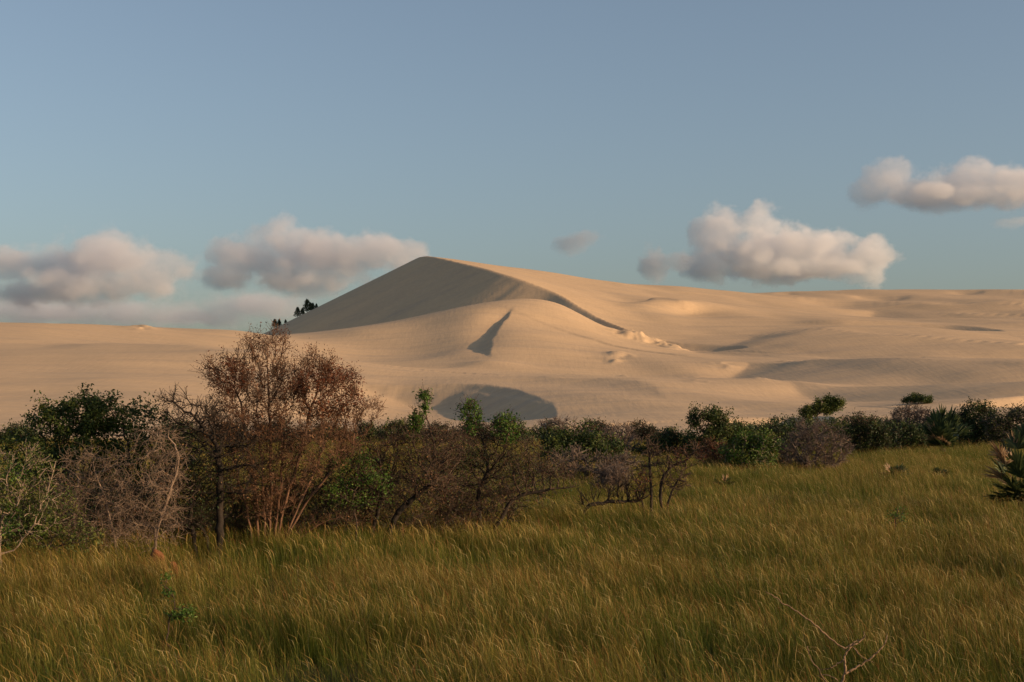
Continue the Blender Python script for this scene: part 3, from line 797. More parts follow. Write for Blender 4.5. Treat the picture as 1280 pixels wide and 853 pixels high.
# --- middle distance and far scrub
MID = 'scrub along the far edge of the grass'
def bush(name, label, y, base, blobs, seed, leaves, bark='bark_dim', n_att=380, twigs=700, step=0.26, kill=0.3, r=0.06, twl=0.4, cat='bush', floor=None, up=0.2, rt=0.011, k=3, trunks=None):
    blobs = [(b[0], b[1], b[2] + 2, b[3] + 2, *b[4:]) for b in blobs]
    return plant(name, label, cat, y, base, blobs, seed=seed, n_att=n_att, step=step, kill=kill, twigs=twigs, twig_len=twl, r_trunk=r, r_tip=rt, bark=bark,
                 leaves=leaves, group=MID, grow=0.0, k=k, floor=floor, twig_up=up, trunks=trunks)
bush('evergreen_bush', 'dark green rounded bush just right of the spreading tree', 72, 722, [(692, 552, 20, 13), (722, 549, 30, 13), (760, 562, 20, 14), (735, 566, 44, 16), (705, 572, 30, 14)], 21, [('evergreen', 7500, 0.15, 0.14, None, 'foliage')], n_att=420)
bush('bare_bush', 'bare grey-red bush rising behind the dark green rounded bush', 86, 776, [(776, 545, 24, 14), (700, 532, 24, 8, 0.6), (770, 560, 30, 12)], 22, [('brownleaf', 300, 0.1, 0.15, None, 'dead_foliage')], 'bark_grey', 420, 1500, up=0.5)
bush('dry_scrub', 'dry tan scrub bush in front of the dark green rounded bush', 58, 735, [(705, 590, 30, 16), (745, 590, 40, 16), (775, 578, 24, 12), (715, 575, 24, 12)], 23, [('tanleaf', 1300, 0.09, 0.12, None, 'dead_foliage'), ('dull', 1400, 0.09, 0.12, None, 'foliage')], 'bark_grey', 380, 1500, step=0.2, kill=0.3, up=0.4)
bush('dry_scrub', 'low mauve-brown twig bush at the right of the tan scrub', 52, 770, [(768, 600, 18, 12), (755, 605, 12, 8)], 24, [('brownleaf', 250, 0.07, 0.1, None, 'dead_foliage')], 'bark_grey', 160, 900, step=0.16, kill=0.24, r=0.03, rt=0.007, up=0.5)
bush('evergreen_bush', 'dark bush behind the thin red tree', 84, 842, [(840, 550, 24, 11), (830, 562, 26, 14), (860, 560, 20, 14), (800, 572, 18, 10)], 25, [('darkgreen', 5200, 0.15, 0.14, None, 'foliage')])
bush('round_tree', 'rounded dark tree with an arched crown, tallest of the far row', 82, 890, [(884, 520, 20, 7), (868, 530, 8, 9), (900, 530, 14, 10), (895, 548, 26, 18), (925, 548, 18, 13), (880, 560, 22, 14)], 26, [('olive', 5200, 0.15, 0.14, None, 'foliage'), ('darkgreen', 4000, 0.15, 0.14, None, 'foliage')], n_att=420, cat='tree')
bush('rust_bush', 'small red-brown bush under the rounded dark tree', 70, 893, [(893, 572, 17, 14), (886, 565, 10, 10)], 27, [('brownleaf', 1500, 0.1, 0.12, None, 'foliage'), ('rust', 300, 0.1, 0.1, None, 'red_foliage')], n_att=160, twigs=600)
bush('green_bush', 'bright olive-green bush with a pale stem in the far row', 66, 940, [(925, 568, 18, 17), (945, 560, 22, 17), (958, 580, 12, 12), (935, 582, 26, 12), (915, 580, 14, 12)], 28, [('fresh', 3200, 0.12, 0.12, None, 'foliage'), ('olive', 4200, 0.12, 0.12, None, 'foliage')], 'bark_pale', 340, 400)
bush('evergreen_bush', 'dark low bush between the olive-green bush and grey bare bush', 88, 965, [(950, 540, 18, 9), (975, 548, 26, 14), (965, 565, 26, 12)], 29, [('darkgreen', 4800, 0.15, 0.14, None, 'foliage')])
bush('evergreen_bush', 'small dark bush with pointed tops before the shaded sand strip', 96, 1000, [(972, 534, 14, 6), (1000, 536, 20, 9), (988, 530, 7, 8), (1012, 545, 20, 10), (990, 552, 24, 12)], 30, [('darkgreen', 4200, 0.17, 0.14, None, 'foliage')])
bush('grey_bare_bush', 'large grey-pink leafless bush at the edge of the grass', 67, 1022, [(1020, 548, 34, 22), (1040, 562, 26, 20), (1000, 566, 28, 20), (985, 560, 16, 14), (1020, 575, 40, 14)], 31, [('brownleaf', 700, 0.08, 0.12, None, 'dead_foliage')], 'bark_grey', 700, 3200, step=0.2, kill=0.28, up=0.35, rt=0.008, twl=0.35, trunks=[[(1021, 605), (1020, 588), (1019, 575)], [(1016, 605), (1010, 585), (1000, 572)], [(1022, 600), (1030, 586), (1045, 582)]])
bush('green_bush', 'low dull green bush beneath the grey-pink leafless bush', 70, 985, [(985, 580, 20, 9), (1005, 588, 20, 6)], 32, [('dull', 1800, 0.1, 0.1, None, 'foliage')], n_att=120, twigs=400)
bush('thicket_bush', 'dense dark thicket bush right of the grey-pink leafless bush', 88, 1088, [(1088, 545, 24, 17), (1070, 550, 18, 16), (1105, 552, 18, 14), (1075, 532, 16, 9)], 33, [('darkgreen', 4200, 0.15, 0.15, None, 'foliage'), ('dull', 2600, 0.14, 0.15, None, 'foliage'), ('tanleaf', 500, 0.12, 0.12, [(1077, 522, 18, 8)], 'dead_foliage')], n_att=360, twigs=900)
bush('bare_bush', 'pinkish bare twig bush above the dark thicket', 100, 1135, [(1140, 522, 26, 12), (1120, 530, 18, 10), (1160, 526, 14, 10)], 34, [('brownleaf', 700, 0.12, 0.15, None, 'dead_foliage'), ('dull', 500, 0.12, 0.15, None, 'foliage')], 'bark_grey', 420, 1800, up=0.5)
bush('evergreen_bush', 'low black-green bush left of the far fan palm', 92, 1128, [(1128, 545, 28, 12), (1105, 540, 14, 8), (1150, 552, 22, 9)], 35, [('darkgreen', 4800, 0.15, 0.14, None, 'foliage')])
bush('evergreen_bush', 'dark flat-topped bush right of the far fan palm', 98, 1224, [(1222, 514, 20, 9), (1206, 520, 10, 8), (1222, 530, 24, 13), (1215, 545, 24, 10)], 36, [('darkgreen', 5600, 0.16, 0.14, None, 'foliage')])
bush('scrub_bush', 'dull grey-green bush at the right edge behind the near palm', 96, 1268, [(1250, 530, 20, 14), (1275, 520, 24, 14), (1262, 545, 34, 11), (1300, 530, 26, 20)], 37, [('dull', 5200, 0.15, 0.15, None, 'foliage'), ('olive', 2000, 0.15, 0.14, None, 'foliage')], 'bark_grey', 400, 1200)
def sand_floor(u, y):
    return dune_z((u - 640) / F * y, y)
def drop(blobs, y, u, v):
    """shift pixel blobs so that photo row v at column u meets the dune surface"""
    vz = HV - (sand_floor(u, y) - CZ) / y * F
    return [(b[0], b[1] + vz - v, *b[2:]) for b in blobs]
bush('windswept_bush', 'wedge-shaped green bush leaning up the sand behind the grey-pink bush', 138, 1022, [(1044, 506, 9, 5.5), (1032, 509, 12, 6.5), (1018, 514, 10, 6), (1008, 519, 7, 4)], 38, [('evergreen', 5200, 0.2, 0.15, None, 'foliage'), ('olive', 2200, 0.2, 0.14, [(1040, 505, 16, 8)], 'foliage')], floor=sand_floor(1022, 138), step=0.35, kill=0.5)
bush('sand_shrub', 'small round green shrub alone on the pale sand', 196, 1148, drop([(1148, 493, 11, 4.5), (1140, 494, 8, 4), (1157, 494.5, 7, 3.5), (1150, 489.5, 5, 2)], 196, 1148, 498), 39, [('darkgreen', 2200, 0.26, 0.2, None, 'foliage'), ('olive', 500, 0.26, 0.2, None, 'foliage')], floor=sand_floor(1148, 196), step=0.4, kill=0.6)

# the back row at the foot of the dunes
BK = [(20, 'far bush behind the left-edge shrub, at the foot of the sand'), (232, 'far bush between the evergreen bush and black-trunked tree'), (285, 'far bush seen through the left stems of the red-leaved tree'), (345, 'far bush seen through the middle of the red-leaved tree'), (405, 'far bush seen under the right boughs of the red-leaved tree'),
      (455, 'far bush seen through the gap left of the leaning tree'), (500, 'far bush seen behind the leaning tree'), (545, 'far bush seen between the leaning and spreading trees'), (590, 'far bush behind the middle of the spreading tree'), (640, 'far bush behind the right half of the spreading tree'),
      (682, 'far low bush at the sand just left of the dark green rounded bush'), (745, 'far bush at the sand behind the dark green rounded bush'), (800, 'far bush at the sand above the thin red tree'), (915, 'far bush at the sand right of the round tree'), (945, 'far bush between the round tree and shaded sand strip'),
      (1035, 'far bush behind the grey-pink leafless bush'), (1065, 'far brown bush left of the dense dark thicket'), (1110, 'far bush behind the dense dark thicket'), (1165, 'far bush directly behind the far fan palm'), (1196, 'far bush between the far fan palm and flat-topped bush'), (1245, 'far bush right of the flat-topped bush'), (1310, 'far bush just beyond the right picture edge')]
for i, (u, lab) in enumerate(BK):
    rs_b = np.random.default_rng(300 + i)
    t = rs_b.uniform(-4, 4) + (532 if u > 1000 else 540)
    bl = [(u + rs_b.uniform(-6, 6), t, rs_b.uniform(12, 19), 9), (u - 12, t + 8, 15, 9), (u + 12, t + 7, 16, 9), (u, t + 16, 26, 9)]
    lv = [[('darkgreen', 4200, 0.17, 0.15, None, 'foliage')], [('dull', 3000, 0.17, 0.15, None, 'foliage'), ('brownleaf', 900, 0.15, 0.15, None, 'dead_foliage')], [('olive', 2400, 0.17, 0.15, None, 'foliage'), ('darkgreen', 1800, 0.17, 0.15, None, 'foliage')]][(i * 2 + i // 3) % 3]
    bush('far_bush', lab, 106 + (i % 3) * 2.5, u, bl, 310 + i, lv, ['bark_dim', 'bark_grey'][i % 2], 260, 800, up=0.4)
# --- conifers on the shoulder of the dark slip face
def skyline_point(u, lo=470, hi=760):
    ys = np.linspace(lo, hi, 120)
    x = (u - 640) / F * ys
    e = [(dune_z(a, b) - CZ) / b for a, b in zip(x, ys)]
    return ys[int(np.argmax(e))]
def conifer(u, h, label, seed):
    rs = np.random.default_rng(seed)
    y = skyline_point(u) + 2.0
    x = (u - 640) / F * y; z = dune_z(x, y) - 0.3
    hh = h / F * y
    root = empty('casuarina_tree', (x, y, z)); tag(root, label, 'tree', 'dark casuarinas on the dune shoulder')
    k = 6; ring = np.arange(k) / k * 2 * np.pi
    lv = np.array([(0, 0.10), (0.5, 0.06), (1.0, 0.015)])
    v = np.concatenate([np.stack((np.cos(ring) * r * hh * 0.25, np.sin(ring) * r * hh * 0.25, np.full(k, t * hh)), 1) for t, r in lv])
    f = [(a * k + i, a * k + (i + 1) % k, (a + 1) * k + (i + 1) % k, (a + 1) * k + i) for a in range(2) for i in range(k)]
    mesh_obj('trunk', v, np.array(f), M['bark_black'], root)
    n = 520
    t = rs.uniform(0.08, 1, n) ** 0.8
    r = (1.03 - t) ** 0.6 * hh * 0.40 * rs.uniform(0.2, 1.15, n)
    a = rs.uniform(0, 6.283, n)
    c = np.stack((np.cos(a) * r, np.sin(a) * r, t * hh), 1)
    v, f = leaf_quads(c, 0.10 * hh + 0.25, rs, up=0.0, aspect=0.35)
    tag(mesh_obj('foliage', v, f, M['needle'], root, {'tint': ('FACE', np.repeat(rs.uniform(0, 1, n), 2))}), kind='stuff')
for i, (u, h, lab) in enumerate([(343.5, 12, 'leftmost small pointed conifer of the lower pair on the dune shoulder'), (349, 9, 'broad low conifer of the lower pair on the dune shoulder'), (357, 5, 'tiny lone conifer between the two conifer groups'),
                                 (372, 13, 'leftmost conifer of the upper group, slightly apart'), (378, 9, 'short conifer between the apart one and the tallest'), (384, 17, 'tallest conifer of the upper group on the dune shoulder'),
                                 (388, 11, 'conifer directly right of the tallest one'), (391, 9, 'low conifer second from the right end of the group'), (395.5, 6, 'smallest conifer at the right end of the group')]):
    conifer(u, h, lab, 100 + i)

# --- fan palms
def frond(root, o3, base, d, petiole, length, nseg, spread, rs, mat, name, droop=0.25, bend=0.0, width=0.045):
    """one fan leaf: a stalk and stiff pleated segments radiating from its end"""
    d = np.array(d, dtype=float); d /= np.linalg.norm(d)
    side = np.cross(d, (0, 0, 1)); side /= np.linalg.norm(side) + 1e-9
    roll = rs.uniform(-0.5, 0.5)
    up = np.cross(side, d)
    side, up = side * math.cos(roll) + up * math.sin(roll), up * math.cos(roll) - side * math.sin(roll)
    V, Fq, T = [], [], []
    base = np.array(base, dtype=float)
    hub = base + d * petiole + np.array((0, 0, -droop * petiole * 0.25))
    midp = base + d * petiole * 0.5
    w = 0.014
    pts = [base, midp, hub]
    b0 = 0
    for p in pts:
        V += [p + side * w, p + up * w, p - side * w]
    for s in range(2):
        for i in range(3):
            j = (i + 1) % 3
            Fq.append((s * 3 + i, s * 3 + j, s * 3 + 3 + j, s * 3 + 3 + i)); T.append(0.6)
    for i in range(nseg):
        a = (i / (nseg - 1) - 0.5) * spread + rs.normal(0, 0.03)
        L = length * (1 - 0.35 * abs(a) / (spread / 2)) * rs.uniform(0.85, 1.1)
        dr = d * math.cos(a) + side * math.sin(a) + up * rs.normal(0.05, 0.08)
        nr = up * math.cos(0.2) ; sd_ = np.cross(dr, nr)
        p0 = hub; b = len(V)
        g = np.array((0, 0, -1.0))
        for t, ww in ((0, 0.25), (0.35, 1.0), (0.7, 0.75), (1.0, 0.06)):
            c = p0 + dr * L * t + g * L * droop * t * t + up * bend * L * t * t
            V += [c - sd_ * width * ww + nr * width * 0.5 * ww, c, c + sd_ * width * ww + nr * width * 0.5 * ww]
        tt = rs.uniform(0, 1)
        for s in range(3):
            for q in range(2):
                Fq.append((b + s * 3 + q, b + s * 3 + q + 1, b + s * 3 + 4 + q, b + s * 3 + 3 + q)); T.append(tt)
    return mesh_obj(name, np.array(V), np.array(Fq), M[mat], root, {'tint': ('FACE', T)}, origin=o3)

def palm(name, label, u, y, seed, fronds, stem=0.5, scale=1.0, width=0.045, group='fan palms in the grass'):
    """fronds: (tip u, tip v, dy, dry?)"""
    rs = np.random.default_rng(seed)
    x = (u - 640) / F * y; z = gz(x, y)
    root = empty(name, (x, y, z)); tag(root, label, 'palm', group)
    n = 14; k = 8
    v, f = [], []
    for i in range(n + 1):
        t = i / n; r = 0.13 * scale * (1.15 - 0.3 * t) * (1.0 + 0.14 * (i % 2))
        for j in range(k):
            a = j / k * 6.283 + 0.3 * (i % 2)
            v.append((x + math.cos(a) * r, y + math.sin(a) * r, z - 0.1 + t * (stem + 0.1)))
    for i in range(n):
        for j in range(k):
            f.append((i * k + j, i * k + (j + 1) % k, (i + 1) * k + (j + 1) % k, (i + 1) * k + j))
    mesh_obj('trunk', np.array(v), np.array(f), M['bark_dim'], root, origin=(x, y, z))
    for fu, fv, dy, dry in fronds:
        tip = P(fu, fv, y + dy)
        b = np.array((x + rs.normal(0, 0.04), y + rs.normal(0, 0.04), z + stem * rs.uniform(0.75, 1.0)))
        d = tip - b; L = np.linalg.norm(d)
        if dry:
            fan = min(0.62 * scale, L * 0.6)
            frond(root, (x, y, z), b, d, max(L - fan, 0.15), fan * 1.15, 15, 1.9, rs, 'drypalm', 'dry_frond', 0.2, 0.0, width * 0.7)
        else:
            fan = min(0.62 * scale, L * 0.6)
            frond(root, (x, y, z), b, d, max(L - fan, 0.15), fan * 1.15, 19, 2.5, rs, 'palm', 'frond', 0.12, 0.05, width)
    return root
palm('fan_palm', 'fan palm with pale dry fronds at the right picture edge', 1278, 42, 51,
     [(1240, 545, -0.3, 1), (1246, 556, -0.5, 1), (1262, 528, 0.1, 1), (1270, 532, -0.2, 0), (1285, 522, 0.2, 0), (1300, 530, 0, 0), (1318, 550, 0.2, 0), (1238, 568, 0.3, 0), (1232, 580, -0.2, 1), (1252, 590, -0.5, 0), (1240, 604, -0.4, 0),
      (1233, 618, -0.3, 0), (1255, 618, -0.7, 0), (1275, 575, -0.8, 0), (1290, 600, -0.8, 0), (1318, 590, -0.2, 0), (1310, 620, -0.5, 0), (1268, 560, -0.6, 0), (1262, 604, -0.9, 0), (1250, 545, 0.5, 0), (1256, 548, 0.2, 1), (1245, 590, 0.2, 1), (1270, 622, -0.8, 0), (1285, 622, -0.8, 0), (1248, 628, -0.6, 0)], stem=0.8, scale=1.05)
palm('fan_palm', 'far fan palm with drooping yellow fronds in front of the dark bushes', 1178, 88, 52,
     [(1178, 502, 0, 0), (1192, 508, 0.3, 0), (1165, 510, -0.2, 0), (1200, 520, -0.3, 0), (1160, 522, -0.2, 1), (1206, 532, 0.2, 0), (1154, 535, 0, 0), (1168, 530, -0.8, 0), (1186, 525, -0.8, 0), (1162, 540, -0.6, 1), (1196, 545, -0.6, 0), (1180, 545, -1.0, 1), (1212, 528, 0.4, 0), (1172, 518, -0.5, 0), (1150, 526, 0.3, 0), (1188, 540, -0.8, 0), (1170, 548, -0.9, 0), (1186, 552, -0.9, 0), (1160, 550, -0.5, 0)], stem=0.5, scale=1.7, width=0.085)
palm('low_palm', 'low palm clump with one dry upright frond in the open grass', 1118, 58, 53,
     [(1106, 577, 0, 1), (1100, 588, -0.2, 1), (1122, 580, 0, 0), (1130, 580, 0.1, 0), (1136, 584, -0.2, 0), (1115, 582, -0.2, 0), (1108, 594, -0.3, 1), (1140, 590, 0, 0), (1126, 588, -0.4, 0)], stem=0.35, scale=0.9, width=0.05)
palm('low_palm', 'small grey-green palm seedling right of the low palm clump', 1172, 60, 54, [(1160, 588, 0, 0), (1172, 583, 0, 0), (1184, 586, 0, 0), (1190, 590, -0.2, 0), (1168, 590, -0.3, 0)], stem=0.3, scale=0.7)
palm('low_palm', 'small dark palm seedling in the grass below the round tree', 905, 54, 55, [(892, 600, 0, 0), (903, 592, 0, 1), (914, 596, 0, 0), (920, 602, -0.2, 0), (900, 602, -0.3, 0), (910, 590, 0, 1)], stem=0.3, scale=0.75)

# --- saplings, stones and the dead sapling in the foreground
plant('leafy_sapling', 'small bright green sapling in the grass at lower left', 'sapling', 19.0, 214, [(205, 728, 8, 8), (213, 742, 11, 10), (224, 755, 10, 9), (232, 765, 8, 8), (215, 765, 10, 8)],
      seed=61, n_att=90, step=0.07, kill=0.1, twigs=60, twig_len=0.08, bark='bark_dim', r_trunk=0.010, r_tip=0.003, leaves=[('fresh', 420, 0.048, 0.03, None, 'foliage')])
plant('leafy_sapling', 'tiny green sapling in the grass on the right', 'sapling', 34.0, 1120, [(1124, 636, 6, 4), (1118, 642, 7, 6), (1122, 650, 7, 6)],
      seed=62, n_att=60, step=0.08, kill=0.12, twigs=40, twig_len=0.1, bark='bark_dim', r_trunk=0.012, r_tip=0.004, leaves=[('fresh', 170, 0.06, 0.05, None, 'foliage')])
def stone(u, v, y, w, h, label, seed):
    """a blunt broken lump of laterite: faceted, flat-sided, sunk in the grass"""
    rs = np.random.default_rng(seed)
    import bmesh
    c = P(u, v, y); z = gz(c[0], y)
    ww, hh = w / F * y, h / F * y
    bm = bmesh.new(); bmesh.ops.create_icosphere(bm, subdivisions=3, radius=1.0)
    planes = [Vector(rs.normal(0, 1, 3)).normalized() for _ in range(9)]
    for vt in bm.verts:
        for pl in planes:
            d = vt.co.dot(pl) - 0.72
            if d > 0: vt.co -= pl * d * 0.9
        n = 0.9 + 0.3 * fbm(np.array([vt.co.x * 2.7 + seed]), np.array([vt.co.z * 2.7 + vt.co.y * 2.1]), seed, 3)[0]
        q = vt.co * n
        low = q.z < -0.1
        vt.co = Vector((q.x * ww * (1.5 if low else 1.0), q.y * ww * 0.8, (c[2] - z) + (q.z * hh if not low else (q.z + 0.1) * (c[2] - z) * 1.15 - 0.1 * hh) - q.x * hh * 0.45))
    me = bpy.data.meshes.new('earth_mound'); bm.to_mesh(me); bm.free(); me.materials.append(M['rock'])
    o = bpy.data.objects.new('earth_mound', me); COL.objects.link(o); o.location = (c[0], y, z)
    tag(o, label, 'mound', 'orange earth lumps in the grass')
stone(197, 692, 27.0, 7, 5, 'larger rust-orange earth lump sunlit at the foot of the dead bush', 71)
stone(217, 706, 25.8, 4.5, 4, 'smaller rust-orange lump right of the larger one in the grass', 72)

def dead_sapling():
    y = 12.5; rs = np.random.default_rng(81)
    paths = [([(1046, 930), (1047, 870), (1053, 850), (1057, 835), (1056, 822), (1060, 812), (1072, 804), (1081, 796), (1080, 790)], 0.016, 0.007),
             ([(1055, 843), (1068, 836), (1082, 828), (1096, 816), (1108, 800), (1109, 793)], 0.013, 0.005),
             ([(1056, 824), (1046, 830), (1036, 836), (1024, 838)], 0.009, 0.004),
             ([(1055, 812), (1068, 803), (1073, 799)], 0.008, 0.005),
             ([(1058, 812), (1040, 800), (1024, 786), (1006, 772), (990, 760), (976, 752), (966, 745), (957, 741)], 0.010, 0.0045),
             ([(1048, 872), (1036, 858), (1024, 838), (1012, 820), (1009, 808)], 0.008, 0.005),
             ([(1046, 850), (1034, 844), (1022, 844)], 0.006, 0.004), ([(1066, 808), (1078, 822), (1092, 828)], 0.006, 0.003)]
    x = (1047 - 640) / F * y; z = gz(x, y)
    root = empty('dead_sapling', (x, y, z)); tag(root, 'bare tan dead sapling with a long slanting twig in the right foreground', 'dead sapling')
    for i, (pp, r0, r1) in enumerate(paths):
        dy = rs.uniform(-0.1, 0.1)
        pts = [P(p[0], p[1], y + (dy * j / len(pp) if i else 0)) for j, p in enumerate(pp)]
        if i == 0: pts[0][2] = z - 0.1
        c = catmull(pts, 5); c += rs.normal(0, 0.004, c.shape)
        n = len(c); par = np.arange(n) - 1
        rad = np.linspace(r0, r1, n) * 0.85 * (1 + 0.25 * rs.uniform(-1, 1, n) * (np.arange(n) % 3 == 0))
        v, f = tubes(c, par, rad, np.arange(n), 7)
        mesh_obj('trunk' if i == 0 else 'twig', v, f, M['bark_tan'], root, origin=(x, y, z), smooth=True)
dead_sapling()

# ------------------------------------------------------------------ grass
def grass_material():
    m, nt, out = mat_new('tall_field_grass')
    h = attr(nt, 'h'); kind = attr(nt, 'head'); tint = attr(nt, 'tint')
    geo = nt.nodes.new('ShaderNodeNewGeometry').outputs['Position']
    rnd = nt.nodes.new('ShaderNodeObjectInfo').outputs['Random']
    patch = noise(nt, mapping(nt, geo, (0.16, 0.10, 0.0)), 1.0, 3, 0.6)
    green = ramp(nt, tint, [(0, (0.022, 0.050, 0.006)), (0.5, (0.070, 0.100, 0.010)), (1, (0.180, 0.185, 0.020))])
    straw = ramp(nt, tint, [(0, (0.15, 0.035, 0.012)), (0.15, (0.19, 0.075, 0.016)), (0.4, (0.235, 0.155, 0.028)), (0.8, (0.30, 0.225, 0.042)), (1, (0.44, 0.34, 0.13))])
    f = math_n(nt, 'ADD', math_n(nt, 'MULTIPLY', h, 0.75), math_n(nt, 'MULTIPLY', math_n(nt, 'SUBTRACT', patch, 0.5), 1.7))
    f = math_n(nt, 'ADD', f, math_n(nt, 'MULTIPLY', math_n(nt, 'SUBTRACT', rnd, 0.82), 1.0), clamp=True)
    col = mixc(nt, f, green, straw)
    headc = ramp(nt, tint, [(0, (0.16, 0.05, 0.02)), (0.35, (0.26, 0.16, 0.035)), (0.8, (0.36, 0.25, 0.07)), (1, (0.50, 0.40, 0.18))])
    col = mixc(nt, kind, col, headc)
    b = nt.nodes.new('ShaderNodeBsdfPrincipled')
    b.inputs['Roughness'].default_value = 0.6
    b.inputs['Specular IOR Level'].default_value = 0.2
    nt.links.new(col, b.inputs['Base Color'])
    t = nt.nodes.new('ShaderNodeBsdfTranslucent'); nt.links.new(col, t.inputs[0])
    mx = nt.nodes.new('ShaderNodeMixShader'); mx.inputs[0].default_value = 0.3
    nt.links.new(b.outputs[0], mx.inputs[1]); nt.links.new(t.outputs[0], mx.inputs[2])
    nt.links.new(mx.outputs[0], out.inputs[0])
    return m
M['grass'] = grass_material()

def tuft(i, nb, nh, width, rs, radius):
    V, Fq, H, K, T = [], [], [], [], []
    for b in range(nb + nh):
        head = b >= nb
        L = rs.uniform(0.3, 0.8) if not head else rs.uniform(0.7, 1.02)
        base = np.array((*rs.normal(0, radius, 2), 0.0))
        az = rs.normal(math.pi, 1.1) if not head else rs.normal(math.pi, 0.9)             # the wind lays it over to the left
        lean = abs(rs.normal(0.07, 0.11)) if not head else rs.uniform(0.0, 0.26)
        curl = rs.uniform(0.0, 0.5) if not head else rs.uniform(0.4, 1.7)
        fz = rs.uniform(0, 6.283)
        wv = np.array((math.cos(fz), math.sin(fz), 0))
        dh = np.array((math.cos(az), math.sin(az), 0))
        tt = rs.uniform(0, 1); w = width * rs.uniform(0.5, 1.3) * (0.55 if head else 1)
        nseg = 4 if not head else 5
        p = base.copy(); b0 = len(V)
        for s in range(nseg + 1):
            t = s / nseg
            a = lean + curl * (t * t if not head else t ** 6)
            if s: p = p + (dh * math.sin(a) + np.array((0, 0, math.cos(a)))) * L / nseg
            ww = w * (1 - 0.85 * t) if not head else w * (0.8 if t < 0.75 else (2.0 if t < 0.95 else 0.3))
            V += [p - wv * ww, p + wv * ww]; H += [t, t]; K += [1.0 if head and t > 0.65 else 0.0] * 2
        for s in range(nseg):
            q = b0 + s * 2
            Fq.append((q, q + 1, q + 3, q + 2)); T.append(tt)
    me_o = mesh_obj('grass_tuft', np.array(V), np.array(Fq), M['grass'], None, {'h': ('POINT', H), 'head': ('POINT', K), 'tint': ('FACE', T)})
    COL.objects.unlink(me_o)
    return me_o

tuft_col = bpy.data.collections.new('grass_tufts')
rs_g = np.random.default_rng(91)
NV_NEAR, NV_FAR = 8, 6
tl = [tuft(i, 28, 3, 0.0035, rs_g, 0.10) for i in range(NV_NEAR)] + [tuft(i, 54, 4, 0.0050, rs_g, 0.28) for i in range(NV_FAR)]
for i, o in enumerate(tl):
    o.name = 'grass_tuft_%02d' % i
    tuft_col.objects.link(o)

def scatter(y0, y1, dens, margin):
    """uniform on the ground inside the widened view wedge"""
    hw = 640 / F + margin
    n = int(dens * hw * (y1 * y1 - y0 * y0))
    y = np.sqrt(rs_g.uniform(y0 * y0, y1 * y1, n)); x = rs_g.uniform(-1, 1, n) * hw * y
    return np.stack((x, y), 1)
bands = [(9.5, 17, 60, 0.10, 0), (17, 28, 46, 0.08, 0), (28, 44, 17, 0.07, 1), (44, 70, 10, 0.06, 1), (70, 116, 6, 0.06, 1)]
pts, idx, rot, scl = [], [], [], []
for y0, y1, dn, mg, fam in bands:
    p = scatter(y0, y1, dn, mg)
    n = len(p)
    clump = fbm(p[:, 0] / 2.2, p[:, 1] / 2.2, 61, 3)
    keep = rs_g.uniform(0, 1, n) < np.clip(0.40 + (clump - 0.38) * 2.6, 0.18, 1)
    p = p[keep]; clump = clump[keep]; n = len(p)
    z = ground_z(p[:, 0], p[:, 1])
    pts.append(np.column_stack((p, z)))
    idx.append(rs_g.integers(0, NV_NEAR, n) if fam == 0 else NV_NEAR + rs_g.integers(0, NV_FAR, n))
    gust = fbm(p[:, 0] / 5, p[:, 1] / 5, 71, 3) - 0.5
    rot.append(np.column_stack((rs_g.normal(0, 0.10, n), -np.clip(0.0 + gust * 0.4 + rs_g.normal(0, 0.08, n), -0.15, 0.3), rs_g.normal(0, 0.5, n) + gust)))
    s = (0.84 + 0.55 * (clump - 0.5) + rs_g.normal(0, 0.12, n)).clip(0.4, 1.2)
    scl.append(np.column_stack((np.ones(n), np.ones(n), s)))
for u_, y_ in ((197, 26.2), (217, 25.0), (190, 25.6), (208, 25.4), (222, 24.4)):      # tall tufts growing against the earth lumps
    n = 14; x_ = (u_ - 640) / F * y_
    p = np.column_stack((x_ + rs_g.normal(0, 0.16, n), y_ + rs_g.normal(0, 0.2, n)))
    pts.append(np.column_stack((p, ground_z(p[:, 0], p[:, 1])))); idx.append(rs_g.integers(0, NV_NEAR, n))
    rot.append(np.column_stack((rs_g.normal(0, 0.1, n), rs_g.normal(-0.1, 0.1, n), rs_g.normal(0, 0.6, n)))); scl.append(np.tile((1, 1, 1.05), (n, 1)))
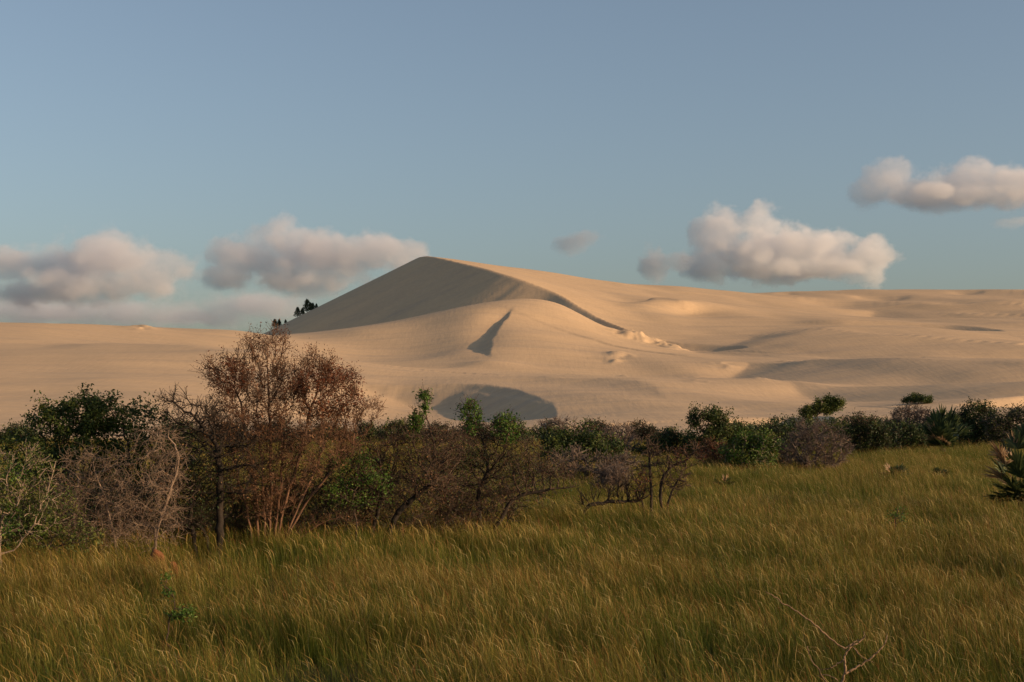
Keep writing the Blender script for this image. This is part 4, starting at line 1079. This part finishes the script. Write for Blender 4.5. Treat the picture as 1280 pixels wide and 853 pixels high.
pts = np.vstack(pts); idx = np.concatenate(idx); rot = np.vstack(rot); scl = np.vstack(scl)
gm = bpy.data.meshes.new('grass')
gm.vertices.add(len(pts)); gm.vertices.foreach_set('co', pts.astype(np.float32).ravel())
a = gm.attributes.new('idx', 'INT', 'POINT'); a.data.foreach_set('value', idx.astype(np.int32))
for nm, arr in (('rot', rot), ('scl', scl)):
    a = gm.attributes.new(nm, 'FLOAT_VECTOR', 'POINT'); a.data.foreach_set('vector', arr.astype(np.float32).ravel())
grass = bpy.data.objects.new('grass', gm); COL.objects.link(grass)
tag(grass, 'tall wind-bent green and straw-coloured grass covering the field', 'grass', kind='stuff')
ng = bpy.data.node_groups.new('grass_scatter', 'GeometryNodeTree')
ng.interface.new_socket('Geometry', in_out='INPUT', socket_type='NodeSocketGeometry')
ng.interface.new_socket('Geometry', in_out='OUTPUT', socket_type='NodeSocketGeometry')
gi = ng.nodes.new('NodeGroupInput'); go = ng.nodes.new('NodeGroupOutput')
ip = ng.nodes.new('GeometryNodeInstanceOnPoints')
ci = ng.nodes.new('GeometryNodeCollectionInfo')
ci.inputs['Collection'].default_value = tuft_col
ci.inputs['Separate Children'].default_value = True
ci.inputs['Reset Children'].default_value = True
def named(nm, ty):
    n = ng.nodes.new('GeometryNodeInputNamedAttribute'); n.data_type = ty; n.inputs['Name'].default_value = nm
    return n.outputs['Attribute']
e2r = ng.nodes.new('FunctionNodeEulerToRotation')
ng.links.new(named('rot', 'FLOAT_VECTOR'), e2r.inputs[0])
ng.links.new(gi.outputs[0], ip.inputs['Points'])
ng.links.new(ci.outputs[0], ip.inputs['Instance'])
ip.inputs['Pick Instance'].default_value = True
ng.links.new(named('idx', 'INT'), ip.inputs['Instance Index'])
ng.links.new(e2r.outputs[0], ip.inputs['Rotation'])
ng.links.new(named('scl', 'FLOAT_VECTOR'), ip.inputs['Scale'])
ng.links.new(ip.outputs[0], go.inputs[0])
md = grass.modifiers.new('scatter', 'NODES'); md.node_group = ng
